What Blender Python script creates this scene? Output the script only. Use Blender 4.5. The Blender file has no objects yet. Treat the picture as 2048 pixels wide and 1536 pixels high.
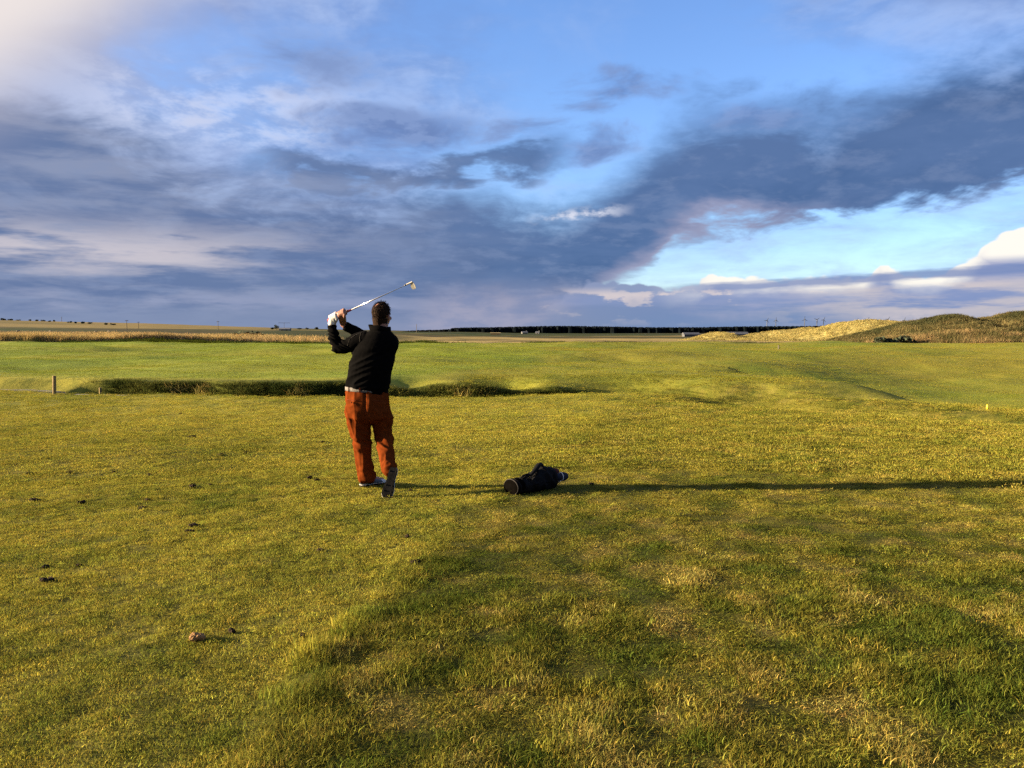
import bpy, bmesh, math, random
import numpy as np
from mathutils import Vector, Matrix

random.seed(11)
rng = np.random.default_rng(11)
SC = bpy.context.scene
COL = SC.collection

# ------------------------------------------------------------------ camera
CAM_H = 1.52
cam_d = bpy.data.cameras.new("camera")
cam = bpy.data.objects.new("camera", cam_d)
COL.objects.link(cam)
cam_d.sensor_width = 36.0
cam_d.lens = 36.0 * 1650.0 / 2048.0
cam_d.clip_start = 0.05
cam_d.clip_end = 40000.0
cam.location = (0.0, 0.0, CAM_H)
cam.rotation_euler = (math.radians(90.0 - 3.676), 0.0, 0.0)
SC.camera = cam

# ------------------------------------------------------------------ exposure
EXPO = 2.5
SC.view_settings.view_transform = 'Standard'
SC.view_settings.look = 'None'
SC.view_settings.exposure = EXPO
SC.view_settings.gamma = 1.0
SC.view_settings.use_curve_mapping = False
SC.cycles.use_adaptive_sampling = True
SC.cycles.adaptive_threshold = 0.015
SC.cycles.use_denoising = False
SC.cycles.denoiser = 'OPENIMAGEDENOISE'
SC.cycles.denoising_input_passes = 'RGB_ALBEDO_NORMAL'
SC.cycles.max_bounces = 4
SC.cycles.diffuse_bounces = 2
SC.cycles.transparent_max_bounces = 8
SC.cycles.sample_clamp_indirect = 6.0

# ------------------------------------------------------------------ sun
SUN_EL = math.radians(11.5)
SUN_AZ = math.radians(-91.3)          # measured from +Y towards +X: low, from the left and a little behind
SUN_DIR = Vector((math.sin(SUN_AZ) * math.cos(SUN_EL), math.cos(SUN_AZ) * math.cos(SUN_EL), math.sin(SUN_EL)))
sun_d = bpy.data.lights.new("sun", 'SUN')
sun_d.energy = 5.0
sun_d.angle = math.radians(0.6)
sun_d.color = (1.0, 0.79, 0.52)
sun = bpy.data.objects.new("sun", sun_d)
COL.objects.link(sun)
sun.rotation_euler = (-SUN_DIR).to_track_quat('-Z', 'Y').to_euler()


def lin(r, g, b):
    def f(c):
        c /= 255.0
        return c / 12.92 if c <= 0.04045 else ((c + 0.055) / 1.055) ** 2.4
    return (f(r), f(g), f(b))


# ------------------------------------------------------------------ small language for node trees
class X:
    def __init__(self, nt, sock):
        self.nt, self.s = nt, sock

    def m(self, op, *others, clamp=False):
        n = self.nt.nodes.new('ShaderNodeMath')
        n.operation = op
        n.use_clamp = clamp
        for i, o in enumerate((self,) + others):
            if isinstance(o, X):
                self.nt.links.new(o.s, n.inputs[i])
            else:
                n.inputs[i].default_value = float(o)
        return X(self.nt, n.outputs[0])

    def __add__(self, o): return self.m('ADD', o)
    __radd__ = __add__
    def __sub__(self, o): return self.m('SUBTRACT', o)
    def __rsub__(self, o): return (self * -1.0) + o
    def __mul__(self, o): return self.m('MULTIPLY', o)
    __rmul__ = __mul__
    def __truediv__(self, o): return self.m('DIVIDE', o)

    def ss(self, a, b, c=0.0, d=1.0):
        n = self.nt.nodes.new('ShaderNodeMapRange')
        n.interpolation_type = 'SMOOTHSTEP'
        self.nt.links.new(self.s, n.inputs[0])
        for i, v in enumerate((a, b, c, d)):
            n.inputs[i + 1].default_value = v
        return X(self.nt, n.outputs[0])

    def curve(self, pts, lo, hi, vmin, vmax):
        """piecewise curve through pts (x, value)"""
        t = (self - lo) / (hi - lo)
        n = self.nt.nodes.new('ShaderNodeFloatCurve')
        c = n.mapping.curves[0]
        P = [((px - lo) / (hi - lo), (pv - vmin) / (vmax - vmin)) for px, pv in pts]
        c.points[0].location = P[0]
        c.points[1].location = P[-1]
        for p in P[1:-1]:
            c.points.new(*p)
        for p in c.points:
            p.handle_type = 'AUTO_CLAMPED'
        n.mapping.update()
        self.nt.links.new(t.m('MINIMUM', 1.0).m('MAXIMUM', 0.0).s, n.inputs[1])
        return X(self.nt, n.outputs[0]) * (vmax - vmin) + vmin


def xvec(nt, a, b, c=0.0):
    n = nt.nodes.new('ShaderNodeCombineXYZ')
    for i, o in enumerate((a, b, c)):
        if isinstance(o, X):
            nt.links.new(o.s, n.inputs[i])
        else:
            n.inputs[i].default_value = float(o)
    return X(nt, n.outputs[0])


def xsep(nt, sock):
    n = nt.nodes.new('ShaderNodeSeparateXYZ')
    nt.links.new(sock, n.inputs[0])
    return [X(nt, n.outputs[i]) for i in range(3)]


def xnoise(nt, vec, scale, detail=4.0, rough=0.55, lac=2.0, dist=0.0, dim='3D'):
    n = nt.nodes.new('ShaderNodeTexNoise')
    n.noise_dimensions = dim
    if vec is not None:
        nt.links.new(vec.s, n.inputs['Vector'])
    n.inputs['Scale'].default_value = scale
    n.inputs['Detail'].default_value = detail
    n.inputs['Roughness'].default_value = rough
    n.inputs['Lacunarity'].default_value = lac
    n.inputs['Distortion'].default_value = dist
    return X(nt, n.outputs[0])


def xmix(nt, fac, a, b, blend='MIX'):
    n = nt.nodes.new('ShaderNodeMix')
    n.data_type = 'RGBA'
    n.blend_type = blend
    n.clamp_factor = True
    if isinstance(fac, X):
        nt.links.new(fac.s, n.inputs[0])
    else:
        n.inputs[0].default_value = fac
    for i, v in ((6, a), (7, b)):
        if isinstance(v, X):
            nt.links.new(v.s, n.inputs[i])
        else:
            n.inputs[i].default_value = (v[0], v[1], v[2], 1.0)
    return X(nt, n.outputs[2])


# ------------------------------------------------------------------ world: Nishita sky with drifting cloud layers
def make_world():
    world = bpy.data.worlds.new("World")
    SC.world = world
    world.use_nodes = True
    nt = world.node_tree
    nt.nodes.clear()
    out = nt.nodes.new('ShaderNodeOutputWorld')
    bg = nt.nodes.new('ShaderNodeBackground')
    STR = 0.05
    bg.inputs['Strength'].default_value = STR
    nt.links.new(bg.outputs[0], out.inputs[0])
    sky = nt.nodes.new('ShaderNodeTexSky')
    sky.sky_type = 'NISHITA'
    sky.sun_disc = False
    sky.sun_elevation = SUN_EL
    sky.sun_rotation = SUN_AZ
    sky.altitude = 10.0
    sky.air_density = 1.0
    sky.dust_density = 0.35
    sky.ozone_density = 2.2
    K = 1.0 / (STR * 2.0 ** EXPO)          # radiance that shows as a given display value

    def C(r, g, b, k=1.0):
        c = lin(r, g, b)
        return (c[0] * K * k, c[1] * K * k, c[2] * K * k)

    tc = nt.nodes.new('ShaderNodeTexCoord')
    x, y, z = xsep(nt, tc.outputs['Generated'])
    DEG = 57.29578
    az = x.m('ARCTAN2', y) * DEG
    el = z.m('ARCSINE') * DEG
    zp = z.m('MAXIMUM', 0.0)
    den = zp + 0.22
    P = xvec(nt, x / den, y / den, 0.0)
    Pb = xvec(nt, x / den + 17.3, y / den - 5.1, 3.0)
    # direction from the sun: clouds near it are brighter and warmer
    csun = x * SUN_DIR.x + y * SUN_DIR.y + z * SUN_DIR.z

    nA = xnoise(nt, P, 1.25, 5, 0.58, dim='2D')
    nB = xnoise(nt, Pb, 3.4, 5, 0.60, dist=0.35, dim='2D')
    nC = xnoise(nt, P, 9.0, 4, 0.62, dim='2D')
    nL = xnoise(nt, Pb, 0.8, 1, 0.5, dim='2D')
    # angular noise for the cauliflower heads near the horizon
    nQ = xnoise(nt, xvec(nt, az * 0.11, el * 0.22), 2.6, 5, 0.58, dim='2D')
    nQ2 = xnoise(nt, xvec(nt, az * 0.05 + 31.0, el * 0.38), 2.0, 5, 0.6, dim='2D')

    amp = el * 0.30 + 0.9
    w = (nA - 0.5) * 1.0 + (nB - 0.5) * 0.55
    elw = el + w * amp * 1.9 + (nC - 0.5) * amp * 0.35
    azw = az + (nB - 0.5) * 5.0

    # clear sky
    clear = xmix(nt, 1.0, X(nt, sky.outputs[0]), (0.75, 0.86, 1.17), 'MULTIPLY')
    warm = csun.ss(0.10, 0.95)

    # ---- high thin veil
    vcov = az.curve([(-60, 0.70), (-31, 0.66), (-18, 0.52), (-10, 0.40), (-3, 0.22), (4, 0.12), (12, 0.14), (22, 0.18), (31, 0.22), (60, 0.3)], -60, 60, 0, 1)
    top = (el - 18.0).ss(-3.0, 3.0) * (az - 9.0).ss(0.0, 14.0) * 0.42
    bot = (13.5 - el).ss(-2.0, 4.0) * 0.10
    vn = nA * 0.55 + nB * 0.45
    veil = (vn + (vcov + top + bot) * 0.62 - 0.62).ss(-0.10, 0.30)
    vshade = (nB * 0.7 + nC * 0.3).ss(0.36, 0.64)
    veil_c = xmix(nt, vshade, C(116, 140, 194), C(166, 190, 236))
    # brighter wisps low in the left of the opening
    wz = (1.0 - (az + 19.0).m('ABSOLUTE') / 11.0).ss(0.0, 0.7) * (1.0 - (el - 14.2).m('ABSOLUTE') / 3.4).ss(0.0, 0.7)
    veil_c = xmix(nt, wz * (nC * 0.55 + nB * 0.45).ss(0.44, 0.62) * 0.9, veil_c, C(206, 213, 238))
    veil_c = xmix(nt, warm, veil_c, C(214, 207, 214))
    col = xmix(nt, veil * 0.86, clear, veil_c)
    # soft grey rags of cloud drifting in the opening
    rag = None
    for (ra, re, sa, se) in ((-7.5, 13.4, 6.0, 1.5), (8.5, 15.6, 6.5, 1.6), (-15.0, 17.3, 6.0, 1.9), (3.0, 12.5, 6.5, 1.7), (25.0, 20.6, 13.0, 1.6), (17.5, 13.2, 9.0, 1.6)):
        g = 1.0 - ((az + (nB - 0.5) * 6.0 - ra).m('ABSOLUTE') / sa).m('POWER', 2.0) - ((el + (nA - 0.5) * 3.0 - re).m('ABSOLUTE') / se).m('POWER', 2.0)
        rag = g if rag is None else rag.m('MAXIMUM', g)
    rag = (rag * 0.8 + (nB - 0.5) * 3.6 + (nA - 0.5) * 2.2 + (nC - 0.5) * 1.2).ss(-0.1, 1.3)
    col = xmix(nt, rag * 0.84, col, xmix(nt, nC.ss(0.4, 0.62), C(100, 126, 180), C(124, 148, 198)))

    # ---- dark stratocumulus bank
    low = azw.curve([(-60, -9), (-10, -9), (0, -9), (3, -4), (5.4, 2.0), (7.8, 3.4), (9.4, 4.2), (10.8, 5.6), (13.4, 6.4), (16, 6.7), (19, 6.9), (22, 7.1), (25, 7.3), (28, 7.6), (31.5, 8.0), (60, 13)], -60, 60, -10, 30)
    high = azw.curve([(-60, 17), (-31, 14.5), (-27, 13.6), (-23, 11.8), (-17, 10.5), (-12, 10.9), (-6, 10.4), (-2, 9.5), (1, 8.8), (4.0, 8.9), (7.0, 10.2), (10.0, 12.4), (13, 13.6), (16, 13.4), (19, 13.2), (22, 14.0), (25, 15.6), (28, 17.0), (31.5, 18.0), (60, 26)], -60, 60, -10, 30)
    soft_r = az.ss(0.0, 14.0)
    m_low = (elw - low).ss(-0.35, 0.75)
    m_high = (high - elw).ss(-1.2, 3.2)
    mass = m_low * m_high
    # tongue of the same layer reaching over the gap
    tl = azw.curve([(-60, 10), (-18, 10.2), (-12, 10.5), (-4, 11.0), (2, 11.5), (8, 12), (60, 14)], -60, 60, 0, 30)
    tong = (1.15 - (elw - tl).m('ABSOLUTE')).ss(-0.5, 0.9) * (az + 19.0).ss(0.0, 5.0) * (4.5 - azw).ss(0.0, 3.5)
    mass = mass.m('MAXIMUM', tong * 0.92)
    # colour of the bank: darkest in the thick middle, paler where thin, warm to the left
    thick = (nA * 0.6 + nB * 0.4).ss(0.34, 0.66)
    dark_c = xmix(nt, thick, C(88, 115, 162), C(70, 101, 149))
    left_c = xmix(nt, (nQ2 * 0.6 + nB * 0.4).ss(0.36, 0.64), C(100, 121, 163), C(138, 150, 181))
    lf = (0.0 - az).ss(-6.0, 20.0)
    bank_c = xmix(nt, lf, dark_c, left_c)
    bank_c = xmix(nt, (nC * 0.5 + nB * 0.5).ss(0.46, 0.66) * 0.42, bank_c, C(128, 146, 184))
    # warm streaks low on the left
    st = (1.9 - (el - 5.4 + (nQ2 - 0.5) * 4.0).m('ABSOLUTE')).ss(-0.4, 2.2) * (-12.0 - az).ss(-4.0, 12.0)
    bank_c = xmix(nt, st * nQ2.ss(0.30, 0.62) * 0.85, bank_c, C(212, 204, 210))
    st2 = (0.8 - (el - 2.0 + (nQ2 - 0.5) * 2.0).m('ABSOLUTE')).ss(-0.4, 1.2) * (-2.0 - az).ss(-4.0, 8.0)
    bank_c = xmix(nt, st2 * nQ2.ss(0.42, 0.66) * 0.6, bank_c, C(166, 172, 202))
    # big pale lit sheet towards the sun, upper left
    sh = (el - 9.5 + (az + 31.0) * -0.62 + (nL - 0.5) * 4.0).ss(-0.5, 8.5)
    sh = sh * (-14.0 - az).ss(-5.0, 12.0) * (az + 118.0).ss(0.0, 50.0) * (62.0 - el).ss(0.0, 35.0)
    # rim light along the lower right edge and in the gap
    rim = m_low * (1.0 - (elw - low).ss(0.2, 2.0)) * (az - 3.0).ss(0.0, 5.0) * (24.0 - az).ss(0.0, 10.0)
    bank_c = xmix(nt, rim * 0.75, bank_c, C(172, 170, 196))
    col = xmix(nt, mass * 0.97, col, bank_c)
    gap = (1.0 - (el - 7.95 - (az - 4.0) * 0.10 + (nQ - 0.5) * 1.6).m('ABSOLUTE') * 2.0).ss(0.0, 0.9) * (1.0 - (az - 4.6).m('ABSOLUTE') * 0.24).ss(0.0, 0.8)
    col = xmix(nt, gap * nQ.ss(0.40, 0.58) * 0.95, col, C(222, 226, 242))
    col = xmix(nt, sh * 0.95, col, xmix(nt, (el - 9.0 + (az + 31.0) * -0.8).ss(0.5, 9.5), C(172, 172, 194), C(240, 230, 226)))

    # ---- fair-weather heads and layers near the horizon on the right
    rgt = (az + (nQ - 0.5) * 4.0).ss(0.0, 3.5)
    ctop = az.curve([(-60, -3), (2, 1.6), (6, 3.4), (9, 3.3), (11, 2.9), (12.8, 3.2), (13.7, 3.9), (15.4, 3.6), (18, 3.5), (20.3, 3.5), (22.6, 3.4), (23.4, 3.9), (24.0, 4.4), (24.7, 3.9), (25.6, 3.5), (26.7, 3.5), (27.8, 3.9), (28.8, 4.5), (29.8, 5.4), (31.6, 6.2), (36, 6.8), (45, 4.5), (60, 4.0)], -60, 60, -4, 10)
    nV = nt.nodes.new('ShaderNodeTexVoronoi')
    nV.feature = 'F1'
    nV.voronoi_dimensions = '2D'
    nV.inputs['Scale'].default_value = 1.1
    nt.links.new(xvec(nt, az * 0.9, el * 1.3, 0.0).s, nV.inputs['Vector'])
    puff = X(nt, nV.outputs['Distance'])
    ed = ctop - el + (0.42 - puff) * 0.55 + (nQ - 0.5) * 0.9
    cum = ed.ss(0.0, 0.28) * rgt
    lit = (ed - (nQ - 0.5) * 2.2 + (puff - 0.4) * 0.7).ss(1.6, 0.35) * (az - 9.0).ss(0.0, 5.0, 0.08, 1.0)
    cum_sh = xmix(nt, (nQ2).ss(0.38, 0.62), C(132, 150, 196), C(178, 178, 204))
    cum_sh = xmix(nt, (az - 9.0).ss(0.0, 8.0), C(120, 140, 184), cum_sh)
    cum_sh = xmix(nt, (az - 16.0).ss(0.0, 9.0) * (3.0 - el).ss(-0.6, 0.8) * nQ2.ss(0.30, 0.52) * 0.9, cum_sh, C(200, 193, 200))
    lit = lit.m('MAXIMUM', (az - 27.5).ss(0.0, 2.5) * (el - 3.9).ss(0.0, 0.7))
    cum_c = xmix(nt, lit, cum_sh, C(255, 249, 238, 1.05))
    col = xmix(nt, cum * 0.97, col, cum_c)
    # thin grey layers drawn across them
    lay = (0.34 - (el - 3.05 - (az - 18.0) * 0.045 + (nQ2 - 0.5) * 1.0).m('ABSOLUTE')).ss(-0.12, 0.22) * rgt * (az - 9.0).ss(0.0, 5.0)
    col = xmix(nt, lay * 0.85, col, C(122, 142, 190))
    lay2 = (0.45 - (el - 2.2 + (nQ2 - 0.5) * 1.6).m('ABSOLUTE')).ss(-0.2, 0.3) * rgt
    col = xmix(nt, lay2 * 0.6, col, C(140, 156, 198))
    brk = (nQ2 * 0.5 + nQ * 0.5).ss(0.545, 0.62) * rgt * (2.9 - (el - 1.6).m('ABSOLUTE') * 1.9).ss(0.0, 1.4)
    col = xmix(nt, brk * 0.75, col, C(236, 220, 214))
    # haze and showers along the horizon
    hz = (2.1 - el + (nQ - 0.5) * 1.8).ss(-0.3, 1.5)
    hz_c = xmix(nt, az.ss(2.0, 12.0), C(132, 147, 180), C(116, 142, 184))
    hz = hz * (1.0 - az.ss(18.0, 27.0) * 0.55)
    col = xmix(nt, hz * 0.8, col, hz_c)
    pale = (az - 17.0).ss(0.0, 8.0) * (1.0 - (el - 2.0).m('ABSOLUTE') / 1.5).ss(0.0, 0.8) * nQ2.ss(0.34, 0.56)
    col = xmix(nt, pale * 0.8, col, C(202, 195, 201))
    rain = (1.0 - (az + 1.0 - (el - 2.0) * 0.9).m('ABSOLUTE') / 7.5).ss(0.0, 0.75) * (4.2 - el).ss(0.0, 2.4)
    col = xmix(nt, rain * 0.8, col, xmix(nt, (nQ * 0.5 + nB * 0.5).ss(0.36, 0.62), C(140, 150, 184), C(166, 166, 190)))

    nt.links.new(col.s, bg.inputs['Color'])
    world.cycles.sampling_method = 'MANUAL'
    world.cycles.sample_map_resolution = 512


make_world()


# ------------------------------------------------------------------ numpy noise
def _hash(ix, iy, seed):
    n = (ix.astype(np.int64) * 374761393 + iy.astype(np.int64) * 668265263 + seed * 1442695041) & 0xFFFFFFFF
    n = ((n ^ (n >> 13)) * 1274126177) & 0xFFFFFFFF
    n = (n ^ (n >> 16)) & 0xFFFFFFFF
    return n.astype(np.float64) / 4294967295.0


def vnoise(x, y, seed=0):
    ix, iy = np.floor(x), np.floor(y)
    fx, fy = x - ix, y - iy
    fx = fx * fx * fx * (fx * (fx * 6 - 15) + 10)
    fy = fy * fy * fy * (fy * (fy * 6 - 15) + 10)
    a, b = _hash(ix, iy, seed), _hash(ix + 1, iy, seed)
    c, d = _hash(ix, iy + 1, seed), _hash(ix + 1, iy + 1, seed)
    return (a + (b - a) * fx) * (1 - fy) + (c + (d - c) * fx) * fy - 0.5


def fbm(x, y, wl, octaves=4, seed=0, gain=0.5):
    t = np.zeros_like(x, dtype=float)
    amp, f = 1.0, 1.0 / wl
    for o in range(octaves):
        c, s = math.cos(0.6 * o + seed), math.sin(0.6 * o + seed)
        t += amp * vnoise((x * c - y * s) * f + 31.7 * o, (x * s + y * c) * f - 17.1 * o, seed + o)
        amp *= gain
        f *= 2.03
    return t


def sst(x, a, b):
    t = np.clip((x - a) / (b - a), 0, 1)
    return t * t * (3 - 2 * t)


def bump2(x, y, cx, cy, sx, sy, rot=0.0):
    c, s = math.cos(rot), math.sin(rot)
    u = (x - cx) * c + (y - cy) * s
    v = -(x - cx) * s + (y - cy) * c
    return np.exp(-0.5 * ((u / sx) ** 2 + (v / sy) ** 2))


def seg_dist(x, y, ax, ay, bx, by):
    """distance to a segment, signed offset and position along it"""
    dx, dy = bx - ax, by - ay
    L = math.hypot(dx, dy)
    t = ((x - ax) * dx + (y - ay) * dy) / (L * L)
    tc = np.clip(t, 0, 1)
    d = np.hypot(x - ax - tc * dx, y - ay - tc * dy)
    side = ((x - ax) * dy - (y - ay) * dx) / L
    return d, side, t


# ------------------------------------------------------------------ the lie of the land
def burn_edge(x):
    """near lip of the burn, distance ahead for a given x"""
    xs = [-60, -16, -12, -9, -6, -3, 0, 2.2, 3.6, 5.0, 7.5, 10, 14, 60]
    ys = [24, 21.4, 20.8, 19.6, 18.9, 19.0, 19.2, 20.0, 20.1, 19.4, 18.8, 18.4, 18.0, 17]
    return np.interp(x, xs, ys) + 0.15 * np.sin(x * 1.3) + 0.1 * np.sin(x * 2.9 + 1)


def tee_edge(y):
    """boundary between the mown tee (left) and the longer grass (right)"""
    y = np.asarray(y, float)
    e = np.interp(y, [0, 2.85, 3.9, 4.72, 6.0, 8.0, 13, 20], [-1.5, -0.98, -0.92, -0.78, -0.60, -0.25, 0.8, 3.0])
    return e + 0.10 * vnoise(y * 2.2, y * 0 + 3.3, 77) + 0.07 * vnoise(y * 7.0, y * 0 + 8.1, 78)


def height(x, y, micro=True):
    x = np.asarray(x, float)
    y = np.asarray(y, float)
    r = np.hypot(x, y)
    z = np.zeros_like(x)
    # broad swell of the course, growing with distance
    z += (fbm(x, y, 26.0, 3, 3) * 0.40 - 0.05) * sst(r, 26, 60)
    z += fbm(x, y, 9.0, 3, 5) * 0.42 * sst(r, 24, 40) * (1 - sst(r, 130, 200))
    z += fbm(x, y, 4.0, 3, 8) * 0.07 * sst(r, 9, 22)
    z += (fbm(x, y, 60.0, 3, 12) * 0.4 - 0.22) * sst(r, 60, 110)
    # longer grass to the right of the tee lies a little higher
    te = tee_edge(y)
    z += 0.020 * sst(x - te, -0.12, 0.15) * (1 - 0.75 * sst(y, 4.2, 6.5)) * (1 - sst(y, 12, 20))
    if micro:
        rough = sst(x - te, -0.05, 0.3)
        z += fbm(x, y, 1.3, 3, 21) * (0.006 + 0.020 * sst(r, 7, 12)) * (1 - sst(r, 60, 120))
        z += fbm(x, y, 0.45, 2, 22) * (0.008 + 0.012 * rough) * (1 - sst(r, 30, 60))
    # plateau lip
    ye = burn_edge(x)
    # the burn: steep near side, grassy far side
    d = y - ye
    nearw = sst(d, 0.0, 0.9)
    z += 0.17 * sst(d, 1.2, 2.4) * (1 - sst(y, 30, 60)) * (1 - sst(x, 2, 7))     # the far side stands a little higher
    farw = 1 - sst(d, 1.75, np.interp(x, [-20, 3.5, 6, 9, 14], [2.45, 2.6, 3.6, 5.0, 7.0]))
    depth = np.interp(x, [-40, -11.9, -10.9, -9, -4, 0, 3, 6, 9, 14, 60], [0.05, 0.10, 0.8, 0.9, 1.0, 0.95, 1.0, 0.40, 0.35, 0.3, 0.2])
    z -= depth * nearw * farw
    # gullies in the far bank
    z -= 0.20 * bump2(x, y, -2.75, 22.4, 0.5, 1.1)
    z -= 0.36 * bump2(x, y, -0.1, 23.2, 0.6, 1.2, 0.2)
    z -= 0.52 * bump2(x, y, 3.2, 23.0, 1.2, 1.2, -0.35)
    z += 0.20 * bump2(x, y, 6.8, 26.5, 2.4, 3.0)
    # the hollow on the right, steep on its left side
    dd, side, t = seg_dist(x, y, 10.9, 31.0, 16.2, 18.0)      # side > 0: left of its axis
    z -= 1.35 * np.exp(-0.5 * (dd / np.where(side > 0, 1.5, 6.0)) ** 2) * sst(y, 16.0, 20.5)
    # and the ground goes on falling away to the right of it
    xl = np.interp(y, [17, 20, 26, 32, 45, 60], [9.0, 9.0, 8.3, 8.5, 11, 16])
    z -= 1.25 * sst(x - xl, 0, 13) * sst(y, 16.5, 21) * (1 - sst(y, 42, 80))
    z += 0.30 * bump2(x, y, 40, 70, 16, 14)
    # swale in front of the lip on the right
    dd, side, t = seg_dist(x, y, 5.2, 18.6, 11.5, 12.6)
    z -= 0.42 * np.exp(-0.5 * (dd / 0.75) ** 2) * (1 - sst(x, 16, 24))
    z -= 0.15 * sst(x, 6.5, 12) * sst(y, 9, 14) * (1 - sst(y, 19, 21))
    # mounds across the far fairway
    for (cx, cy, sx, sy, h) in ((-42, 84, 16, 5, 0.42), (-24, 92, 14, 4, 0.30), (-14, 74, 9, 4, 0.40), (-5, 100, 10, 4, 0.3), (-50, 66, 12, 4, 0.3),
                                (10, 96, 8, 3.5, 0.5), (19, 88, 9, 3.5, 0.45), (-8, 58, 8, 3.0, 0.22), (-30, 55, 10, 3.0, 0.25), (34, 100, 10, 4, 0.5)):
        z += h * bump2(x, y, cx, cy, sx, sy)
    z -= 0.20 * sst(y, 84, 108) * (1 - sst(x, 0, 40))
    z += 0.55 * sst(y, 107, 118) * (1 - sst(x, -48, -28))
    # land falls a little behind the course, then lies flat to the horizon
    z -= 0.9 * sst(y, 105, 150) * sst(x, -20, 30) + 0.5 * sst(y, 150, 300)
    # long hill far to the left
    az = np.degrees(np.arctan2(x, np.maximum(y, 1e-3)))
    z += sst(r, 700, 1700) * np.interp(az, [-90, -45, -32, -24, -17, -12, -6, 0, 12, 20, 90], [24, 21, 18.5, 14.0, 7.0, 3.2, 1.6, 0.6, 0.6, 2.0, 2.0]) * (1 - sst(r, 3000, 9000))
    # the field behind the left-hand straw rises gently
    z += 1.9 * sst(y, 150, 420) * (1 - sst(az, -14, -4))
    # low ridge under the turbines
    z += 19.0 * sst(r, 2600, 3900) * sst(az, 8, 20)
    return z


# ------------------------------------------------------------------ colour of the ground cover, with the burn's shade put into it
def mixc(a, b, t):
    return a + (b - a) * t[..., None]


MOWN_G = np.array((0.110, 0.128, 0.018))
MOWN_Y = np.array((0.278, 0.246, 0.036))
FAIR_G = np.array((0.190, 0.235, 0.028))
ROUGH_G = np.array((0.066, 0.082, 0.012))
ROUGH_Y = np.array((0.188, 0.163, 0.025))
STRAW = np.array((0.290, 0.215, 0.085))
BROWN = np.array((0.105, 0.075, 0.035))
DARKF = np.array((0.026, 0.038, 0.010))
HEATH = np.array((0.044, 0.037, 0.017))


def cover_colour(x, y):
    r = np.hypot(x, y)
    te = tee_edge(y)
    rough = sst(x - te, -0.15 - 0.25 * sst(y, 5, 9), 0.25 + 0.7 * sst(y, 5, 9)) * (1 - 0.35 * sst(y, 5, 9))
    n1 = fbm(x, y, 0.75, 4, 40) * 1.0
    n2 = fbm(x, y, 4.5, 3, 41)
    n3 = fbm(x, y, 0.20, 2, 42)
    tee = mixc(np.broadcast_to(MOWN_G, x.shape + (3,)), MOWN_Y, np.clip(0.74 + n1 * 0.6 + n2 * 0.45 + n3 * 0.8 + 0.12 * sst(y, 5, 10), 0, 1))
    ro = mixc(np.broadcast_to(ROUGH_G, x.shape + (3,)), ROUGH_Y, np.clip(0.42 + 0.12 * sst(y, 4.5, 8) + n1 * 0.25 + n2 * 0.12 + n3 * 1.3, 0, 1))
    ro = mixc(ro, STRAW, np.clip(n3 * 1.6 - 0.36, 0, 0.30))
    c = mixc(tee, ro, rough)
    # beyond the burn: greener fairway on the left, yellower on the right
    far = sst(y - burn_edge(x), 2.5, 5.0)
    xf = np.interp(y, [20, 30, 38, 60, 110], [-4, -1.5, 1.0, 2.0, 4.0])
    fw = mixc(np.broadcast_to(FAIR_G, x.shape + (3,)), MOWN_Y, np.clip(0.22 + fbm(x, y, 12, 3, 44) * 0.8 + fbm(x * 0.2, y, 3.0, 3, 45) * 0.5, 0, 1))
    rr = mixc(np.broadcast_to(FAIR_G * 0.85, x.shape + (3,)), MOWN_Y * 0.88, np.clip(0.66 + fbm(x, y, 7, 3, 46) * 0.8 + n1 * 0.4, 0, 1))
    c = mixc(c, mixc(fw, rr, sst(x - xf, -0.8, 1.2)) * 0.74, far)
    # rank sward in the burn, its green darkened to carry the banks' shade
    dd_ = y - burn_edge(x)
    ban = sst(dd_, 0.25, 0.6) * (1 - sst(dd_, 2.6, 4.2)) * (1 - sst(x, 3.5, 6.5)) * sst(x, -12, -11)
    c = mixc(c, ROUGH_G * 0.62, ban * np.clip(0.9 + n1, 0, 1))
    # end of the course
    yb = np.interp(x, [-200, -90, -60, -36, -20, 0, 20, 45, 80, 200], [112, 112, 114, 118, 120, 122, 118, 112, 96, 90])
    beyond = sst(y - yb, -1.0, 3.0)
    strawy = mixc(np.broadcast_to(STRAW, x.shape + (3,)), HEATH, np.clip(0.40 + fbm(x * 0.12, y, 22, 3, 50) * 2.6 + fbm(x, y, 12, 3, 57) * 0.8, 0, 1))
    az = np.degrees(np.arctan2(x, np.maximum(y, 1e-3)))
    dark = mixc(np.broadcast_to(DARKF, x.shape + (3,)), HEATH, np.clip(0.5 + fbm(x, y, 120, 3, 51) * 1.6, 0, 1))
    f2 = sst(y, 165, 200) * (1 - sst(az, -10, -5)) + sst(y, 300, 420) * sst(az, -10, -5)
    bey = mixc(strawy, dark, np.clip(f2, 0, 1))
    # pale and dark strips of far fields
    strip = fbm(x * 0.12, y, 150, 3, 53)
    bey = mixc(bey, STRAW * 0.75, np.clip((strip - 0.12) * 5, 0, 0.8) * sst(y, 300, 500))
    hill = sst(r, 900, 1200) * (1 - sst(az, -18, -12))
    bey = mixc(bey, STRAW * 0.62, hill * np.clip(0.75 + fbm(x, y, 300, 3, 54) * 1.2, 0, 1))
    c = mixc(c, bey, beyond)
    return np.clip(c, 0.004, 0.6)


def set_attr_color(me, name, arr, domain='POINT'):
    a = me.attributes.new(name, 'FLOAT_COLOR', domain)
    rgba = np.ones((len(arr), 4), np.float32)
    rgba[:, :3] = arr
    a.data.foreach_set('color', rgba.ravel())


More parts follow.
